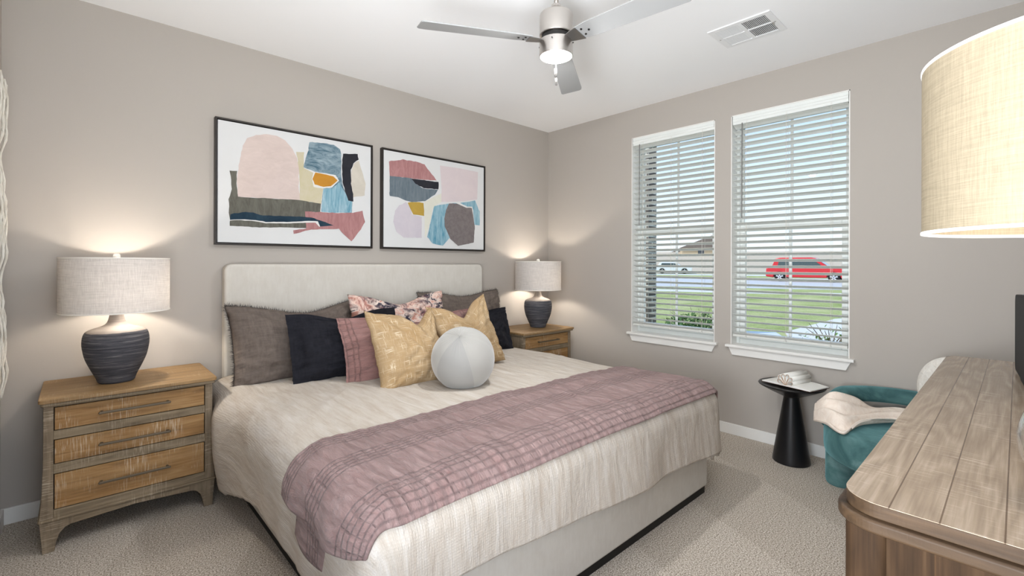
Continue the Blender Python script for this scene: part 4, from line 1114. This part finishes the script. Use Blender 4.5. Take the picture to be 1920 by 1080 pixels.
# its upright left edge is the one seen; it runs away to the right, parallel to the rear wall
pw_ = rrect(-.29, .29, .004, .300, .032, 8)
B().prism(pw_, 'y', -.010, .010).done('screen_panel', MAT['black_panel'], tv, bevel=.003)
B().prism(rrect(-.2925, .2925, .0015, .3025, .034, 8), 'y', -.0125, -.010).done('panel_rim', MAT['panel_rim'], tv, bevel=.001)
B().prism(rrect(-.10, .10, -.045, .008, .004, 4), 'z', -.004, .001).box(-.03, .03, -.008, .008, 0, .01).done('stand', MAT['black_panel'], tv, bevel=.001)

# ------------------------------------------------------------------ woven hanging on the left wall
mc = thing('macrame_wall_hanging', 'off-white knotted cotton rope hanging on the wall at the left edge', 'wall hanging', (XL, -.62, 2.10))
B().tube([(.030, .345, .02), (.030, -.40, .02)], .011, 12).done('hanging_rod', MAT['trim'], mc, smooth=True)
w = B(); rr = random.Random(4)
for k in range(34):
    y0 = .33 - .022 * k; ph = rr.uniform(0, 6); A_ = rr.uniform(.006, .015); x0 = .018 + .016 * (k % 3) / 2
    zend = -1.35 - rr.uniform(0, .07)
    pts = []
    for q in range(46):
        f = q / 45; z = .03 + (zend - .03) * f
        knot = math.sin(f * 16 + (k % 2) * PI)
        y = y0 + .013 * knot * (1 if f < .8 else .3) + A_ * math.sin(f * 23 + ph) * .6
        x = x0 + .010 * math.sin(f * 16 * 1.0 + (k % 2) * PI / 2) + .004 * math.sin(f * 50 + ph)
        pts.append((max(.008, x), y, z))
    w.tube(pts, [(.0055 + .0015 * math.sin(q * 1.9 + ph)) for q in range(46)], 6)
w.done('rope_strands', MAT['macrame'], mc, smooth=True)
# ------------------------------------------------------------------ outdoors
GZ = 0.10
def ray_ground(u, v_deg=None): pass
struct(B().box(.16, 150, -130, 130, GZ - .5, GZ).done('lawn', MAT['lawn']))
fwd = Vector((math.cos(.62), math.sin(.62)))       # general direction out of the windows
# street running across the view, turned to face the room's corner
SR = Matrix.Rotation(.42, 4, 'Z')
def strip(name, x0, x1, z, mat, y0=-90, y1=110):
    return struct(B().box(x0, x1, y0, y1, GZ - .05, GZ + z).rot(Matrix.Translation((-3.7, -3.5, 0)) @ SR).done(name, mat))
strip('sidewalk', 22.0, 23.6, .02, MAT['concrete'])
strip('street', 27.0, 48.0, .015, MAT['asphalt'])
strip('far_verge', 56.0, 62.0, .02, MAT['concrete'])
struct(B().prism([(64, GZ - .1), (90, GZ + 1.4), (120, GZ + 4.2), (150, GZ + 4.6), (150, GZ - .1)], 'y', -120, 140).rot(Matrix.Translation((-3.7, -3.5, 0)) @ SR).done('far_field', MAT['dirt']))
# front walk at the lower right of the second window
struct(B().prism([(4.5, -1.05), (5.5, -.64), (8.6, -.70), (9.6, -1.0), (9.6, -6.5), (4.0, -6.5)], 'z', GZ - .02, GZ + .02).done('front_walk', MAT['concrete']))

# brick porch column
bc_ = B(); bc_.uv = bc_.b.loops.layers.uv.new('UVMap')
vs = []
cx_, cy_ = 2.10, .085
for a, b in ((-.105, -.105), (.105, -.105), (.105, .105), (-.105, .105)): vs.append((cx_ + a, cy_ + b))
L = 0
for k in range(4):
    p, q = vs[k], vs[(k + 1) % 4]; d = .21
    V = [bc_.b.verts.new((p[0], p[1], -.1)), bc_.b.verts.new((q[0], q[1], -.1)), bc_.b.verts.new((q[0], q[1], 3.2)), bc_.b.verts.new((p[0], p[1], 3.2))]
    f = bc_.b.faces.new(V)
    for lp, uvv in zip(f.loops, ((L, 0), (L + d, 0), (L + d, 3.3), (L, 3.3))): lp[bc_.uv].uv = uvv
    L += d
porch = bc_.done('porch_column', MAT['brick'], None, weld=True)
tag(porch, 'square brick porch column outside the left window', 'column')

def car(label, loc, heading, paint, L=4.75, W=1.9, Hh=1.68, group=None):
    t = thing('car', label, 'car', (loc[0], loc[1], GZ + .015), heading, group)
    h = W / 2
    body = [(-L/2, .50), (-L/2 + .04, .95), (-L/2 + .25, 1.02), (L/2 - 1.35, 1.06), (L/2 - .35, .98), (L/2 - .05, .82), (L/2, .55), (L/2 - .03, .32)]
    low = []
    for cx0 in (L/2 - .92, -L/2 + .92):
        for q in range(9):
            a = PI * q / 8; low.append((cx0 + .40 * math.cos(a), .30 + .40 * math.sin(a) * .98))
    B().prism(body + [(L/2 - .45, .28)] + low[:9] + low[9:] + [(-L/2 + .45, .28), (-L/2 + .02, .34)], 'y', -h, h).done('car_body', paint, t, bevel=.07, seg=3, angle=.9)
    cab = [(-L/2 + .35, 1.0), (-L/2 + .62, Hh - .06), (-L/2 + .9, Hh), (L/2 - 2.25, Hh), (L/2 - 2.0, Hh - .06), (L/2 - 1.20, 1.03)]
    B().prism(cab, 'y', -h + .13, h - .13).done('cabin', paint, t, bevel=.06, seg=3, angle=.9)
    for sy in (-1, 1):
        g = [(-L/2 + .75, 1.07), (-L/2 + .88, Hh - .14), (L/2 - 2.15, Hh - .14), (L/2 - 1.55, 1.08)]
        B().prism(g, 'y', min(sy * (h - .135), sy * (h - .122)), max(sy * (h - .135), sy * (h - .122))).done('side_window', MAT['car_glass'], t)
    B().prism([(L/2 - 1.98, Hh - .10), (L/2 - 1.28, 1.08), (L/2 - 1.26, 1.10), (L/2 - 1.96, Hh - .08)], 'y', -h + .2, h - .2).done('windshield', MAT['car_glass'], t)
    for cx0 in (L/2 - .92, -L/2 + .92):
        for sy in (-1, 1):
            yy = sy * (h - .13)
            wv = B().lathe([(0, -.11), (.30, -.11), (.34, -.07), (.34, .07), (.30, .11), (0, .11)], 28).rot(Matrix.Translation((cx0, yy, .34)) @ Matrix.Rotation(PI / 2, 4, 'X'))
            whl = wv.done('wheel', MAT['tyre'], t, smooth=True, bevel=.01)
            r_ = B()
            for q in range(5):
                a = 2 * PI * q / 5; r_.prism([(-.035, .03), (.035, .03), (.05, .23), (-.05, .23)], 'z', -.125, .125)
                r_.rot(Matrix.Rotation(2 * PI / 5, 4, 'Z'))
            r_.rot(Matrix.Translation((cx0, yy, .34)) @ Matrix.Rotation(PI / 2, 4, 'X')); r_.done('wheel_rim', MAT['rim'], whl)
    for sy in (-1, 1):
        B().box(L/2 - .30, L/2 + .01, min(sy * (h - .02), sy * (h - .45)), max(sy * (h - .02), sy * (h - .45)), .72, .84).done('headlight', MAT['lamp_lens'], t, bevel=.03)
    B().box(L/2 - .06, L/2 + .015, -.42, .42, .46, .68).done('grille', MAT['tyre'], t, bevel=.02)
    return t
def at(bearing_u, dist):
    s_ = (bearing_u - 960) / FPX
    x = -3.7392 + dist * (math.cos(YAW) + s_ * math.sin(YAW)); y = -3.4613 + dist * (math.sin(YAW) - s_ * math.cos(YAW))
    return x, y
car('red car parked in the street beyond the right-hand window', at(1516, 33.5), D(-85), MAT['car_red'], 5.1, 1.95, 1.72)
car('small white car far down the street beyond the left-hand window', at(1262, 62), D(-60), MAT['car_white'], 4.6, 1.85, 1.5)

def house(label, u, dist, rz, W, Dp, Hs, mats, n_win):
    x, y = at(u, dist)
    t = thing('house', label, 'house', (x, y, GZ), rz, None)
    B().box(-Dp / 2, Dp / 2, -W / 2, W / 2, 0, Hs).done('walls', mats[0], t)
    B().prism([(-W / 2 - .5, Hs), (W / 2 + .5, Hs), (0, Hs + W * .22)], 'x', -Dp / 2 - .5, Dp / 2 + .5).done('roof', mats[1], t)
    B().box(-Dp / 2 - .06, -Dp / 2, -W / 2 + .8, -W / 2 + 5.2, 0, 2.3).done('garage_door', MAT['garage'], t)
    for k in range(n_win):
        B().box(-Dp / 2 - .06, -Dp / 2, -W / 2 + 1.4 + k * (W - 2.8) / max(1, n_win) , -W / 2 + 2.6 + k * (W - 2.8) / max(1, n_win), 3.4, 4.7).done('house_window', MAT['house_window'], t)
    return t
house('tan two-storey house at the right of the left window view', 1330, 105, D(30), 12, 9, 4.8, (MAT['siding_tan'], MAT['roof']), 3)
house('brown house with grey roof beside the tan one, through the left window', 1281, 128, D(30), 7, 7, 4.2, (MAT['siding_brown'], MAT['roof']), 2)
# shrubs
def leaf_blob(B_, rnd, cx0, cy0, cz0, rx, rz_, n, size):
    for _ in range(n):
        a = rnd.uniform(0, 2 * PI); r = rnd.random() ** .5; zz = rnd.uniform(0, 1)
        p = Vector((cx0 + rx * r * math.cos(a), cy0 + rx * r * math.sin(a), cz0 + rz_ * zz * (1 - .5 * r)))
        m = Matrix.Translation(p) @ Matrix.Rotation(rnd.uniform(0, 6), 4, 'Z') @ Matrix.Rotation(rnd.uniform(-1, 1), 4, 'X')
        s_ = size * rnd.uniform(.6, 1.3)
        V = [B_.b.verts.new(m @ Vector(q)) for q in ((0, -s_, 0), (s_ * .4, 0, s_ * .1), (0, s_, 0), (-s_ * .4, 0, s_ * .1))]
        B_.b.faces.new(V)
def shrub(label, u, dist, rx, hgt, n, size, mat, seed):
    x, y = at(u, dist); rnd = random.Random(seed)
    t = thing('shrub', label, 'shrub', (x, y, GZ))
    f = B(); leaf_blob(f, rnd, 0, 0, .04, rx, hgt, n, size); f.done('foliage', mat, t)
    s_ = B()
    for k in range(9):
        a = rnd.uniform(0, 6.28); s_.tube([(0, 0, 0), (rx * .4 * math.cos(a), rx * .4 * math.sin(a), hgt * .5), (rx * .85 * math.cos(a), rx * .85 * math.sin(a), hgt * rnd.uniform(.8, 1.15))], [.012, .008, .003], 5)
    s_.done('stem', MAT['twig'], t)
shrub('green leafy shrub close outside the left window', 1314, 8.0, .58, .42, 900, .05, MAT['leaf'], 1)
shrub('sparse twiggy green plant close outside the right window', 1560, 6.6, .42, .36, 130, .035, MAT['leaf2'], 2)
ux, uy = at(1425, 6.8)
t = thing('utility_box', 'low green utility box with grey lid outside the right window', 'utility box', (ux, uy, GZ), .5)
B().box(-.25, .25, -.38, .38, 0, .10).done('box_body', MAT['utility'], t, bevel=.02)
B().prism([(-.34, .10), (.34, .10), (.26, .22), (-.26, .22)], 'x', -.25, .25).done('box_lid', MAT['utility_lid'], t, bevel=.02)
